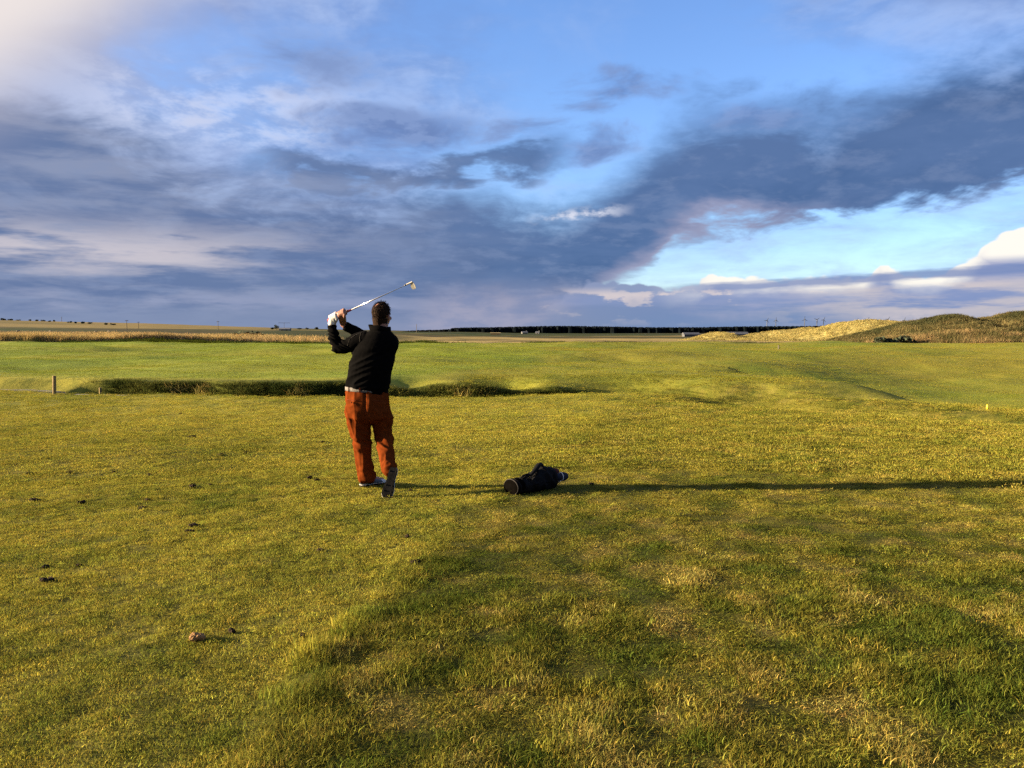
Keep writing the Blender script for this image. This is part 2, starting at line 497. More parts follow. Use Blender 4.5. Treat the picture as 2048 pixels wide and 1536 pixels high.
def grid_mesh(name, V, nu, nv, colour=None, wrap=False):
    """mesh of a (nu x nv) vertex grid"""
    i = np.arange(nu - 1)[:, None] * nv
    j = np.arange(nv - 1)[None, :]
    a = (i + j).ravel()
    F = np.stack([a, a + nv, a + nv + 1, a + 1], 1).astype(np.int32)
    me = bpy.data.meshes.new(name)
    me.vertices.add(len(V))
    me.vertices.foreach_set('co', V.astype(np.float32).ravel())
    me.loops.add(F.size)
    me.loops.foreach_set('vertex_index', F.ravel())
    me.polygons.add(len(F))
    me.polygons.foreach_set('loop_start', np.arange(0, F.size, 4, dtype=np.int32))
    me.polygons.foreach_set('loop_total', np.full(len(F), 4, np.int32))
    me.polygons.foreach_set('use_smooth', np.ones(len(F), bool))
    if colour is not None:
        set_attr_color(me, 'cover', colour)
    me.update()
    me.validate()
    return me


def new_mat(name, rough=0.8, spec=0.2):
    m = bpy.data.materials.new(name)
    m.use_nodes = True
    b = m.node_tree.nodes['Principled BSDF']
    b.inputs['Roughness'].default_value = rough
    b.inputs['Specular IOR Level'].default_value = spec
    return m, m.node_tree, b


def simple_mat(name, col, rough=0.8, spec=0.2, metal=0.0, noise=None, bump=None):
    """a plain procedural material: base colour broken by noise, optional bump"""
    m, nt, b = new_mat(name, rough, spec)
    b.inputs['Metallic'].default_value = metal
    tc = nt.nodes.new('ShaderNodeTexCoord')
    obj = X(nt, tc.outputs['Object'])
    if noise:
        sc, amt = noise
        n = xnoise(nt, obj, sc, 5, 0.6)
        c = xmix(nt, n.ss(0.3, 0.7), tuple(v * (1 - amt) for v in col), tuple(min(1, v * (1 + amt)) for v in col))
        nt.links.new(c.s, b.inputs['Base Color'])
    else:
        b.inputs['Base Color'].default_value = (*col, 1)
    if bump:
        sc, st, dist = bump
        n = xnoise(nt, obj, sc, 6, 0.6)
        bn = nt.nodes.new('ShaderNodeBump')
        bn.inputs['Strength'].default_value = st
        bn.inputs['Distance'].default_value = dist
        nt.links.new(n.s, bn.inputs['Height'])
        nt.links.new(bn.outputs[0], b.inputs['Normal'])
    return m


def ground_material():
    m, nt, b = new_mat("turf", 0.95, 0.05)
    at = nt.nodes.new('ShaderNodeAttribute')
    at.attribute_name = 'cover'
    tc = nt.nodes.new('ShaderNodeTexCoord')
    o = X(nt, tc.outputs['Object'])
    n1 = xnoise(nt, o, 9.0, 6, 0.65)
    n2 = xnoise(nt, o, 55.0, 4, 0.6)
    t = (n1 * 0.5 + n2 * 0.5).ss(0.3, 0.7)
    n0 = xnoise(nt, o, 1.6, 5, 0.62)
    t = (t * 0.6 + n0.ss(0.3, 0.7) * 0.4)
    c = xmix(nt, 1.0, X(nt, at.outputs['Color']), xmix(nt, t, (0.66, 0.72, 0.62), (1.26, 1.22, 1.2)), 'MULTIPLY')
    nt.links.new(c.s, b.inputs['Base Color'])
    bn = nt.nodes.new('ShaderNodeBump')
    bn.inputs['Strength'].default_value = 0.9
    bn.inputs['Distance'].default_value = 0.03
    nt.links.new((n1 * 0.6 + n2 * 0.25 + n0 * 0.9).s, bn.inputs['Height'])
    nt.links.new(bn.outputs[0], b.inputs['Normal'])
    return m


MAT_TURF = ground_material()


def struct(name, me, mat):
    o = bpy.data.objects.new(name, me)
    COL.objects.link(o)
    if mat:
        me.materials.append(mat)
    o['kind'] = 'structure'
    return o


def build_ground():
    radii = [0.0]
    r = 0.25
    while r < 14000:
        radii.append(r)
        r += max(0.045, r * (0.0125 if r < 200 else 0.03))
    radii = np.array(radii)
    th = np.concatenate([np.linspace(-180, -50, 70, endpoint=False), np.linspace(-50, 50, 560, endpoint=False), np.linspace(50, 180, 71)])
    th = np.radians(th)
    R, T = np.meshgrid(radii, th, indexing='ij')
    x, y = R * np.sin(T), R * np.cos(T)
    z = height(x, y)
    V = np.stack([x.ravel(), y.ravel(), z.ravel()], 1)
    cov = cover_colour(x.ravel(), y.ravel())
    rr = np.hypot(x.ravel(), y.ravel())
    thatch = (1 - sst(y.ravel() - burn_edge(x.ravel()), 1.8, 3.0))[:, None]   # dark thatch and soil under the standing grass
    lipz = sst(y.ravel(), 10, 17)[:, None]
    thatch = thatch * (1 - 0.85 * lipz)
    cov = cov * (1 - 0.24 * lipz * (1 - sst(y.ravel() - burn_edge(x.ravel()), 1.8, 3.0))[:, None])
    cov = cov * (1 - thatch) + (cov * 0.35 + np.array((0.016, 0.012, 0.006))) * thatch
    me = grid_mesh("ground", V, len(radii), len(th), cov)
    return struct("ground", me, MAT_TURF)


ground = build_ground()


# ------------------------------------------------------------------ grass: blades gathered in small patches, scattered over the turf
def blade_material(name, trans=0.25, gloss=0.12):
    m = bpy.data.materials.new(name)
    m.use_nodes = True
    nt = m.node_tree
    nt.nodes.clear()
    out = nt.nodes.new('ShaderNodeOutputMaterial')
    ai = nt.nodes.new('ShaderNodeAttribute')
    ai.attribute_type = 'INSTANCER'
    ai.attribute_name = 'col'
    ag = nt.nodes.new('ShaderNodeAttribute')
    ag.attribute_name = 'tint'
    c = xmix(nt, 1.0, X(nt, ai.outputs['Color']), X(nt, ag.outputs['Color']), 'MULTIPLY')
    d = nt.nodes.new('ShaderNodeBsdfDiffuse')
    t = nt.nodes.new('ShaderNodeBsdfTranslucent')
    nt.links.new(c.s, d.inputs['Color'])
    nt.links.new(c.s, t.inputs['Color'])
    mx = nt.nodes.new('ShaderNodeMixShader')
    mx.inputs[0].default_value = trans
    nt.links.new(d.outputs[0], mx.inputs[1])
    nt.links.new(t.outputs[0], mx.inputs[2])
    nt.links.new(mx.outputs[0], out.inputs[0])
    return m


MAT_BLADE = blade_material("grass_blade")


def blade_patch(name, n, radius, hmin, hmax, width, lean, seed, segs=2, flat=0.0, con=0.42, dry=0.08):
    r = np.random.default_rng(seed)
    V, F, T = [], [], []
    for k in range(n):
        a = r.uniform(0, 2 * math.pi)
        rr = radius * math.sqrt(r.uniform())
        px, py = rr * math.cos(a), rr * math.sin(a)
        h = r.uniform(hmin, hmax)
        la = r.uniform(0, 2 * math.pi)
        ln = abs(r.normal(0, lean)) + flat * r.uniform(0.3, 1)
        w = width * r.uniform(0.7, 1.3)
        fa = r.uniform(0, math.pi)
        ux, uy = math.cos(fa) * w / 2, math.sin(fa) * w / 2
        tint = r.uniform(1 - con, 1 + con)
        hue = r.normal(0, 0.10)
        tc = (tint * (1 + hue), tint, tint * (1 - hue * 0.5))
        if r.uniform() < dry:
            tc = (tint * 1.6, tint * 1.4, tint * 1.6)
        b0 = len(V)
        for s in range(segs + 1):
            t = s / segs
            off = ln * h * t * t
            zz = h * (t - 0.35 * min(ln, 1.6) * t * t)
            cx, cy = px + math.cos(la) * off, py + math.sin(la) * off
            ww = 1 - t ** 1.5
            if s < segs:
                V += [(cx - ux * ww, cy - uy * ww, zz), (cx + ux * ww, cy + uy * ww, zz)]
                T += [tc, tc]
            else:
                V.append((cx, cy, zz))
                T.append(tc)
        for s in range(segs - 1):
            i = b0 + 2 * s
            F.append((i, i + 1, i + 3, i + 2))
        i = b0 + 2 * (segs - 1)
        F.append((i, i + 1, i + 2))
    me = bpy.data.meshes.new(name)
    me.from_pydata(V, [], F)
    set_attr_color(me, 'tint', np.array(T))
    me.materials.append(MAT_BLADE)
    me.update()
    return bpy.data.objects.new(name, me)


def scatter(name, P, scl, rot, col, protos, label, cat, kind='stuff', seed=1):
    """one object whose points carry instances of the prototype patches"""
    n = len(P)
    me = bpy.data.meshes.new(name)
    me.vertices.add(n)
    me.vertices.foreach_set('co', P.astype(np.float32).ravel())
    a = me.attributes.new('scl', 'FLOAT_VECTOR', 'POINT')
    a.data.foreach_set('vector', scl.astype(np.float32).ravel())
    a = me.attributes.new('rot', 'FLOAT_VECTOR', 'POINT')
    a.data.foreach_set('vector', rot.astype(np.float32).ravel())
    set_attr_color(me, 'col', col)
    a = me.attributes.new('pick', 'INT', 'POINT')
    a.data.foreach_set('value', np.random.default_rng(seed).integers(0, len(protos), n).astype(np.int32))
    ob = bpy.data.objects.new(name, me)
    COL.objects.link(ob)
    coll = bpy.data.collections.new(name + "_blades")
    for p in protos:
        if p.name not in coll.objects:
            coll.objects.link(p)
    g = bpy.data.node_groups.new(name + "_scatter", 'GeometryNodeTree')
    g.interface.new_socket('Geometry', in_out='INPUT', socket_type='NodeSocketGeometry')
    g.interface.new_socket('Geometry', in_out='OUTPUT', socket_type='NodeSocketGeometry')
    gi, go = g.nodes.new('NodeGroupInput'), g.nodes.new('NodeGroupOutput')
    iop = g.nodes.new('GeometryNodeInstanceOnPoints')
    ci = g.nodes.new('GeometryNodeCollectionInfo')
    ci.inputs['Collection'].default_value = coll
    ci.inputs['Separate Children'].default_value = True
    ci.inputs['Reset Children'].default_value = True

    def attr(nm, ty):
        na = g.nodes.new('GeometryNodeInputNamedAttribute')
        na.data_type = ty
        na.inputs['Name'].default_value = nm
        return na.outputs['Attribute']

    g.links.new(gi.outputs[0], iop.inputs['Points'])
    g.links.new(ci.outputs[0], iop.inputs['Instance'])
    iop.inputs['Pick Instance'].default_value = True
    g.links.new(attr('pick', 'INT'), iop.inputs['Instance Index'])
    g.links.new(attr('scl', 'FLOAT_VECTOR'), iop.inputs['Scale'])
    g.links.new(attr('rot', 'FLOAT_VECTOR'), iop.inputs['Rotation'])
    g.links.new(iop.outputs[0], go.inputs[0])
    md = ob.modifiers.new("scatter", 'NODES')
    md.node_group = g
    ob['kind'] = kind
    ob['label'] = label
    ob['category'] = cat
    return ob


def wedge(n_per_m2, r0, r1, half_deg, seed):
    """random points in a sector of ground ahead of the tee, even per square metre"""
    r = np.random.default_rng(seed)
    a = math.radians(half_deg)
    n = int(n_per_m2 * a * (r1 * r1 - r0 * r0))
    rr = np.sqrt(r.uniform(r0 * r0, r1 * r1, n))
    t = r.uniform(-a, a, n)
    return rr * np.sin(t), rr * np.cos(t), r


def lay(x, y, r, smin, smax, zmin, zmax, lift=0.0, tilt=0.12):
    n = len(x)
    s = r.uniform(smin, smax, n)
    zz = r.uniform(zmin, zmax, n)
    P = np.stack([x, y, height(x, y) + lift], 1)
    scl = np.stack([s, s, zz], 1)
    rot = np.stack([r.normal(0, tilt, n), r.normal(0, tilt, n), r.uniform(0, 6.283, n)], 1)
    return P, scl, rot


P_MOWN = [blade_patch("mown_patch", 70, 0.075, 0.008, 0.020, 0.0026, 0.6, 100 + k, flat=0.3) for k in range(5)]
P_ROUGH = [blade_patch("rough_patch", 60, 0.075, 0.018, 0.052, 0.0030, 0.55, 120 + k, segs=3, flat=0.25) for k in range(6)]
P_MID = [blade_patch("mid_patch", 130, 0.20, 0.018, 0.042, 0.0060, 0.7, 140 + k, flat=0.35, con=0.22, dry=0.04) for k in range(5)]
P_FAR = [blade_patch("far_patch", 120, 0.62, 0.022, 0.042, 0.015, 0.9, 160 + k, flat=0.6, con=0.12, dry=0.0) for k in range(5)]


def cols(x, y, r, jit=0.14):
    c = cover_colour(x, y)
    return np.clip(c * r.normal(1, jit, (len(x), 1)) * (1 + r.normal(0, 0.05, (len(x), 3))), 0.003, 0.7)


def build_grass():
    # close mown tee
    x, y, r = wedge(520, 1.9, 9.5, 40, 1)
    te = tee_edge(y) + r.normal(0, 0.02, len(x))
    k = x < te
    P, s, q = lay(x[k], y[k], r, 0.8, 1.25, 0.6, 1.3)
    scatter("mown_grass", P, s, q, cols(x[k], y[k], r, 0.2), P_MOWN, "short mown grass of the tee at the golfer's feet", "grass")
    k = ~k
    P, s, q = lay(x[k], y[k], r, 0.8, 1.3, 1, 1)
    clump = np.clip(0.80 + fbm(x[k], y[k], 0.22, 3, 60) * 1.5, 0.3, 1.7)
    edge = 1 + 0.9 * (1 - sst(y[k], 4.5, 6.5)) * np.exp(-((x[k] - tee_edge(y[k]) - 0.08) / 0.12) ** 2)
    s[:, 2] = clump * r.uniform(0.7, 1.25, len(s)) * edge * (1.45 - 0.80 * sst(y[k], 3.0, 6.4)) * 0.50
    scatter("rough_grass", P, s, q, cols(x[k], y[k], r, 0.26), P_ROUGH, "longer tufted grass covering the right foreground beside the tee", "grass")
    # middle ground up to the burn
    x, y, r = wedge(105, 9.2, 26, 40, 2)
    far = y - burn_edge(x)
    keep = np.where(far < 0.4, r.uniform(0, 1, len(x)) < 1 - 0.62 * sst(y, 11, 17), (x > -1.5) & (x < 8.5) & (r.uniform(0, 1, len(x)) < 0.22))
    x, y = x[keep], y[keep]
    te = tee_edge(y) + r.normal(0, 0.1, len(x))
    P, s, q = lay(x, y, r, 0.8, 1.25, 0.6, 1.2)
    rough = sst(x - te, -0.1, 0.3)
    s[:, 2] *= 0.50 + 0.30 * rough * np.clip(0.8 + fbm(x, y, 0.9, 3, 61) * 1.5, 0.3, 1.7)
    scatter("turf_grass", P, s, q, cols(x, y, r), P_MID, "turf running from the golfer to the lip of the ditch", "grass")
    # far fairway: only a thin sward shows at this distance
    x, y, r = wedge(3.0, 25, 100, 38, 3)
    k = y - burn_edge(x) > 2.6
    x, y = x[k], y[k]
    P, s, q = lay(x, y, r, 0.8, 1.25, 0.35, 0.7, tilt=0.05)
    scatter("fairway_grass", P, s, q, cols(x, y, r, 0.045), P_FAR, "sunlit fairway turf beyond the ditch", "grass")


build_grass()


# ------------------------------------------------------------------ helpers for things
def mesh_obj(name, V, F, mat=None, parent=None, smooth=False):
    me = bpy.data.meshes.new(name)
    me.from_pydata([tuple(v) for v in V], [], F)
    me.update()
    if smooth:
        me.polygons.foreach_set('use_smooth', [True] * len(me.polygons))
    if mat:
        me.materials.append(mat)
    o = bpy.data.objects.new(name, me)
    COL.objects.link(o)
    if parent:
        o.parent = parent
    return o


def empty(name, loc, label, cat, group=None, rotz=0.0):
    o = bpy.data.objects.new(name, None)
    COL.objects.link(o)
    o.location = loc
    o.rotation_euler = (0, 0, rotz)
    tag(o, label, cat, group)
    return o


def tag(o, label, cat, group=None, kind=None):
    o['label'] = label
    o['category'] = cat
    if group:
        o['group'] = group
    if kind:
        o['kind'] = kind
    return o


class MB:
    """collects simple shapes into one mesh"""
    def __init__(self):
        self.V, self.F = [], []

    def add(self, V, F):
        b = len(self.V)
        self.V += [tuple(v) for v in V]
        self.F += [tuple(i + b for i in f) for f in F]
        return self

    def box(self, c, s, rot=None):
        V = []
        for k in range(8):
            p = Vector(((k & 1) - 0.5, ((k >> 1) & 1) - 0.5, ((k >> 2) & 1) - 0.5))
            p = Vector((p.x * s[0], p.y * s[1], p.z * s[2]))
            if rot is not None:
                p = rot @ p
            V.append(p + Vector(c))
        return self.add(V, [(0, 2, 3, 1), (4, 5, 7, 6), (0, 1, 5, 4), (2, 6, 7, 3), (0, 4, 6, 2), (1, 3, 7, 5)])

    def tube(self, pts, radii, n=8, caps=True, flat=None):
        """tube along points; flat = (axis vector, factor) squashes the section"""
        pts = [Vector(p) for p in pts]
        if not hasattr(radii, '__len__'):
            radii = [radii] * len(pts)
        V, F = [], []
        ref = None
        for i, p in enumerate(pts):
            d = (pts[min(i + 1, len(pts) - 1)] - pts[max(i - 1, 0)]).normalized()
            if ref is None:
                ref = Vector((0, 0, 1)) if abs(d.z) < 0.9 else Vector((1, 0, 0))
            u = (ref - d * ref.dot(d)).normalized()
            ref = u
            v = d.cross(u)
            for k in range(n):
                a = 2 * math.pi * k / n
                off = (u * math.cos(a) + v * math.sin(a)) * radii[i]
                if flat:
                    ax = Vector(flat[0])
                    off -= ax * off.dot(ax) * (1 - flat[1])
                V.append(p + off)
        for i in range(len(pts) - 1):
            for k in range(n):
                a, b = i * n + k, i * n + (k + 1) % n
                F.append((a, b, b + n, a + n))
        if caps:
            F.append(tuple(range(n - 1, -1, -1)))
            F.append(tuple((len(pts) - 1) * n + k for k in range(n)))
        return self.add(V, F)

    def build(self, name, mat, parent=None, smooth=False):
        return mesh_obj(name, self.V, self.F, mat, parent, smooth)


def ground_at(px, Y):
    """a spot on the land seen Y metres ahead, px as bearing numerator of the survey (1650 to the metre)"""
    x = (px - 1024.0) / 1650.0 * Y
    return Vector((x, Y, float(height(np.array([x]), np.array([Y]))[0])))


# ------------------------------------------------------------------ dunes on the right
def dune_material(name, c1, c2, c3):
    m, nt, b = new_mat(name, 0.95, 0.05)
    tc = nt.nodes.new('ShaderNodeTexCoord')
    o = X(nt, tc.outputs['Object'])
    n1 = xnoise(nt, o, 0.10, 5, 0.6)
    n2 = xnoise(nt, o, 0.9, 5, 0.65)
    c = xmix(nt, n1.ss(0.36, 0.62), c1, c2)
    c = xmix(nt, (n2 * 0.7 + n1 * 0.3).ss(0.50, 0.66), c, c3)
    nt.links.new(c.s, b.inputs['Base Color'])
    bn = nt.nodes.new('ShaderNodeBump')
    bn.inputs['Strength'].default_value = 0.8
    bn.inputs['Distance'].default_value = 0.5
    nt.links.new(n2.s, bn.inputs['Height'])
    nt.links.new(bn.outputs[0], b.inputs['Normal'])
    return m


def ridge_interp(x, y, prof, y0, front, back):
    """crest profile prof(x) at y0, falling off in front and behind"""
    xs, zs = zip(*prof)
    h = np.interp(x, xs, zs, left=0, right=0)
    w = np.where(y < y0, np.exp(-0.5 * ((y - y0) / front) ** 2), np.exp(-0.5 * ((y - y0) / back) ** 2))
    return h * w


def far_dunes_z(x, y):
    z = np.full_like(x, -4.3)
    z += ridge_interp(x, y, [(38, 0), (50, 0.5), (60, 1.9), (68, 3.2), (74, 4.9), (77, 4.7), (80, 3.2), (84, 1.5), (92, 1.2), (96, 0)], 300, 26, 20)
    z += ridge_interp(x, y, [(80, 0), (86, 2.6), (90, 3.4), (95, 5.0), (98, 5.4), (101, 6.6), (104, 5.0), (107, 5.6), (110, 4.0), (116, 0)], 292, 22, 16)
    z += ridge_interp(x, y, [(52, 0), (62, 1.3), (72, 3.0), (82, 3.4), (88, 4.6), (93, 6.0), (98, 7.6), (104, 8.1), (111, 8.3), (118, 7.8), (124, 7.2), (150, 6.5), (180, 4), (200, 0)], 240, 26, 20)
    z += fbm(x, y, 16, 4, 70) * 0.9 * sst(z, -3.6, -1.0) + fbm(x, y, 5, 3, 71) * 0.5 * sst(z, -3.6, -1.0)
    return z


def near_dune_z(x, y):
    z = np.full_like(x, -2.4)
    z += ridge_interp(x, y, [(56, 0), (62, 1.8), (68, 3.3), (74, 5.0), (79, 6.1), (82, 5.9), (85, 5.7), (89, 6.2), (93, 7.0), (100, 7.6), (120, 8.2), (150, 6), (170, 0)], 150, 15, 16)
    z += fbm(x, y, 9, 4, 73) * 1.3 * sst(z, -2.0, 0) + fbm(x, y, 3, 3, 74) * 0.35 * sst(z, -2.0, 0)
    return z


def bank_z(x, y):
    z = np.full_like(x, -2.0)
    z += ridge_interp(x, y, [(44, 0), (49, 1.0), (54, 1.9), (60, 2.6), (66, 3.0), (72, 2.7), (78, 2.0), (84, 1.4), (92, 1.0), (110, 0)], 121, 9, 9)
    z += fbm(x, y, 6, 3, 76) * 0.5 * sst(z, -1.6, 0)
    return z


def dune_obj(name, fz, x0, x1, y0, y1, nx, ny, mat):
    gx, gy = np.meshgrid(np.linspace(x0, x1, nx), np.linspace(y0, y1, ny), indexing='ij')
    z = fz(gx, gy)
    me = grid_mesh(name, np.stack([gx.ravel(), gy.ravel(), z.ravel()], 1), nx, ny)
    return struct(name, me, mat)


GOLD = (0.285, 0.240, 0.082)
GOLD2 = (0.235, 0.200, 0.070)
OLIVE = (0.085, 0.078, 0.030)
OLIVE2 = (0.12, 0.10, 0.040)
dune_obj("sand_dune", far_dunes_z, 34, 205, 170, 380, 180, 130, dune_material("marram_gold", GOLD, GOLD2, (0.20, 0.155, 0.065)))
dune_obj("sand_dune", near_dune_z, 52, 172, 112, 210, 140, 100, dune_material("marram_olive", OLIVE, OLIVE2, (0.055, 0.055, 0.024)))
dune_obj("grass_bank", bank_z, 42, 112, 98, 150, 100, 70, dune_material("bracken_brown", (0.12, 0.088, 0.040), (0.095, 0.076, 0.033), (0.06, 0.055, 0.025)))


# ------------------------------------------------------------------ tall grasses
P_TUFT = [blade_patch("tall_tuft", 60, 0.75, 0.35, 1.0, 0.045, 0.35, 180 + k, segs=3, flat=0.1) for k in range(5)]
P_LONG = [blade_patch("bank_tuft", 60, 0.20, 0.12, 0.42, 0.011, 0.55, 190 + k, segs=3, flat=0.25) for k in range(5)]


def scatter_on(name, fz, x, y, r, smin, smax, zmin, zmax, c1, c2, protos, label, wl=6.0, seed=80):
    n = len(x)
    s = r.uniform(smin, smax, n)
    P = np.stack([x, y, fz(x, y) - 0.02], 1)
    scl = np.stack([s, s, r.uniform(zmin, zmax, n)], 1)
    rot = np.stack([r.normal(0, 0.08, n), r.normal(0, 0.08, n), r.uniform(0, 6.28, n)], 1)
    t = np.clip(0.5 + fbm(x, y, wl, 3, seed) * 1.6 + r.normal(0, 0.18, n), 0, 1)
    col = np.array(c1) + (np.array(c2) - np.array(c1)) * t[:, None]
    col *= r.normal(1, 0.12, (n, 1))
    return scatter(name, P, scl, rot, np.clip(col, 0.003, 0.7), protos, label, "grass")


def build_tall_grass():
    r = np.random.default_rng(33)
    # straw-coloured band at the far side of the fairway, left
    n = 7000
    x = r.uniform(-125, -30, n)
    y = np.interp(x, [-125, -60, -36, -30], [113, 115, 121, 126]) + 40 * r.uniform(0, 1, n) ** 1.6
    dens = 1 - sst(x, -44, -30)
    k = r.uniform(0, 1, n) < dens
    scatter_on("straw_grass", height, x[k], y[k], r, 0.8, 1.4, 0.95, 1.5, STRAW * 1.1, (0.26, 0.190, 0.085), P_TUFT, "band of tall straw-coloured grass across the far left of the fairway")
    # dark scrub along its foot and low rough at the far edge of the course
    n = 2600
    x = r.uniform(-125, 52, n)
    y = np.interp(x, [-125, -60, -36, -20, 0, 20, 52], [111, 112.5, 117, 120, 122, 118, 112]) + r.normal(0, 1.6, n)
    k = r.uniform(0, 1, n) < np.clip(0.55 + fbm(x, y, 14, 2, 82) * 2.2, 0.05, 1)
    scatter_on("edge_scrub", height, x[k], y[k], r, 0.8, 1.5, 0.25, 0.6, DARKF * 1.2, ROUGH_G * 0.7, P_TUFT, "dark low scrub edging the far side of the fairway")
    # gold marram on the far dunes
    n = 26000
    x, y = r.uniform(40, 190, n), r.uniform(185, 310, n)
    k = far_dunes_z(x, y) > height(x, y) - 0.3
    scatter_on("marram_grass", far_dunes_z, x[k], y[k], r, 0.9, 1.6, 0.25, 0.55, np.array(GOLD) * 1.0, (0.21, 0.175, 0.062), P_TUFT, "golden marram grass covering the sunlit dunes", 9.0)
    # olive grass on the nearer dune
    n = 15000
    x, y = r.uniform(54, 130, n), r.uniform(118, 168, n)
    k = near_dune_z(x, y) > height(x, y) - 0.3
    scatter_on("dune_grass", near_dune_z, x[k], y[k], r, 0.9, 1.5, 0.35, 0.8, OLIVE2, (0.05, 0.052, 0.022), P_TUFT, "olive grass covering the dark dune at the right edge", 5.0)
    # brown reeds on the bank in front of it
    n = 7500
    x, y = r.uniform(44, 108, n), r.uniform(101, 138, n)
    k = bank_z(x, y) > height(x, y) - 0.2
    scatter_on("reed_grass", bank_z, x[k], y[k], r, 0.8, 1.3, 0.7, 1.3, (0.185, 0.132, 0.058), (0.070, 0.066, 0.025), P_TUFT, "brown reeds and bracken on the bank before the dark dune", 3.5)
    # rank grass on the banks of the burn
    n = 2600
    x = np.where(r.uniform(0, 1, n) < 0.88, r.uniform(-10.9, 4.6, n), r.uniform(-11.6, 6.0, n))
    d = 1.45 + 1.0 * r.uniform(0, 1, n) ** 0.7
    y = burn_edge(x) + d
    scatter_on("ditch_grass", height, x, y, r, 0.7, 1.2, 0.18, 0.48, (0.024, 0.034, 0.008), (0.105, 0.108, 0.024), P_LONG, "rank green grass on the banks of the ditch", 1.2)
    gx = np.concatenate([r.normal(-8.75, 0.30, 70), r.normal(-8.05, 0.15, 36), r.normal(-5.4, 0.15, 14), r.normal(-1.0, 0.3, 22)])
    gy = burn_edge(gx) + r.uniform(1.4, 2.3, len(gx))
    scatter_on("straw_tuft", height, gx, gy, r, 0.6, 1.1, 0.6, 1.1, (0.27, 0.21, 0.06), (0.20, 0.165, 0.05), P_LONG, "pale straw tufts standing in the ditch", 1.0)


build_tall_grass()

# ------------------------------------------------------------------ far wood
MAT_WOOD = simple_mat("cloud_shaded_conifer", (0.0028, 0.0046, 0.0058), 0.95, 0.03, noise=(0.2, 0.5))  # cloud shadow over the wood is put into this near-black colour
MAT_BARK = simple_mat("bark", (0.07, 0.05, 0.035), 0.9, 0.1, noise=(6.0, 0.4))


def build_wood():
    r = np.random.default_rng(7)
    mb = MB()
    xs = np.arange(-170, 1500, 3.1)
    for row in range(9):
        for x0 in xs:
            x = x0 + r.normal(0, 1.3)
            y = 1100 + row * 9 + r.normal(0, 4)
            px = 1024 + 1650 * x / y
            step = np.interp(px, [780, 800, 830, 880, 902, 908, 1000, 1100, 1250, 1400, 1480, 1560, 1700, 2100, 3200], [1.5, 3.0, 4.6, 5.6, 6.4, 8.4, 9.2, 9.5, 9.3, 8.9, 9.6, 10.4, 11.2, 11.8, 11.5])
            h = step * r.uniform(0.90, 1.04) * (1 + 0.10 * math.sin(x0 * 0.021) * math.sin(x0 * 0.0067 + 1)) + row * 0.08
            if px < 905 and row > 5:
                continue
            z = float(-2.2)
            w = r.uniform(2.8, 4.4)
            n = 6
            a0 = r.uniform(0, 6.28)
            V = [(x + w * r.uniform(0.8, 1.1) * math.cos(a0 + 6.283 * k / n), y + w * math.sin(a0 + 6.283 * k / n), z - 1.0) for k in range(n)]
            V += [(x + w * 0.85 * r.uniform(0.8, 1.1) * math.cos(a0 + 6.283 * k / n), y + w * 0.7 * math.sin(a0 + 6.283 * k / n), z + h * r.uniform(0.80, 0.90)) for k in range(n)]
            V.append((x + r.normal(0, 0.3), y, z + h))
            F = [(k, (k + 1) % n, n + (k + 1) % n, n + k) for k in range(n)] + [(n + k, n + (k + 1) % n, 2 * n) for k in range(n)]
            mb.add(V, F)
    # the close-grown mass behind the front trees
    xs2 = np.arange(-165, 1500, 2.0)
    V, F = [], []
    for k, x in enumerate(xs2):
        px = 1024 + 1650 * x / 1135
        h = np.interp(px, [780, 800, 830, 880, 902, 908, 1000, 1100, 1250, 1400, 1480, 1560, 1700, 2100, 3200], [1.2, 2.6, 4.0, 5.0, 5.8, 7.6, 8.4, 8.7, 8.5, 8.1, 8.8, 9.6, 10.4, 11.0, 10.8]) * r.uniform(0.93, 1.03)
        V += [(x, 1098, -4), (x + r.normal(0, 0.3), 1099 + r.normal(0, 1), -2.2 + h * 0.93), (x, 1160, -2.2 + h), (x, 1190, -4)]
        if k:
            for j in range(3):
                F.append(((k - 1) * 4 + j, k * 4 + j, k * 4 + j + 1, (k - 1) * 4 + j + 1))
    mb.add(V, F)
    o = mb.build("pine_wood", MAT_WOOD)
    tag(o, "long dark conifer wood along the horizon right of the golfer", "wood", kind='stuff')


build_wood()

# ------------------------------------------------------------------ lone trees and bushes on the horizon
MAT_LEAF = simple_mat("dark_leaf", (0.030, 0.036, 0.020), 0.9, 0.1, noise=(1.5, 0.4))


def leaf_cloud(mb, c, rx, rz, n, size, r):
    for _ in range(n):
        d = r.normal(0, 1, 3)
        d /= np.linalg.norm(d)
        q = r.uniform(0.45, 1.0) ** 0.5
        p = np.array(c) + d * q * np.array((rx, rx, rz))
        u = r.normal(0, 1, 3)
        u /= np.linalg.norm(u)
        v = np.cross(u, r.normal(0, 1, 3))
        v /= np.linalg.norm(v)
        s = size * r.uniform(0.6, 1.3)
        mb.add([p - u * s, p + v * s * 0.8, p + u * s, p - v * s * 0.8], [(0, 1, 2, 3)])


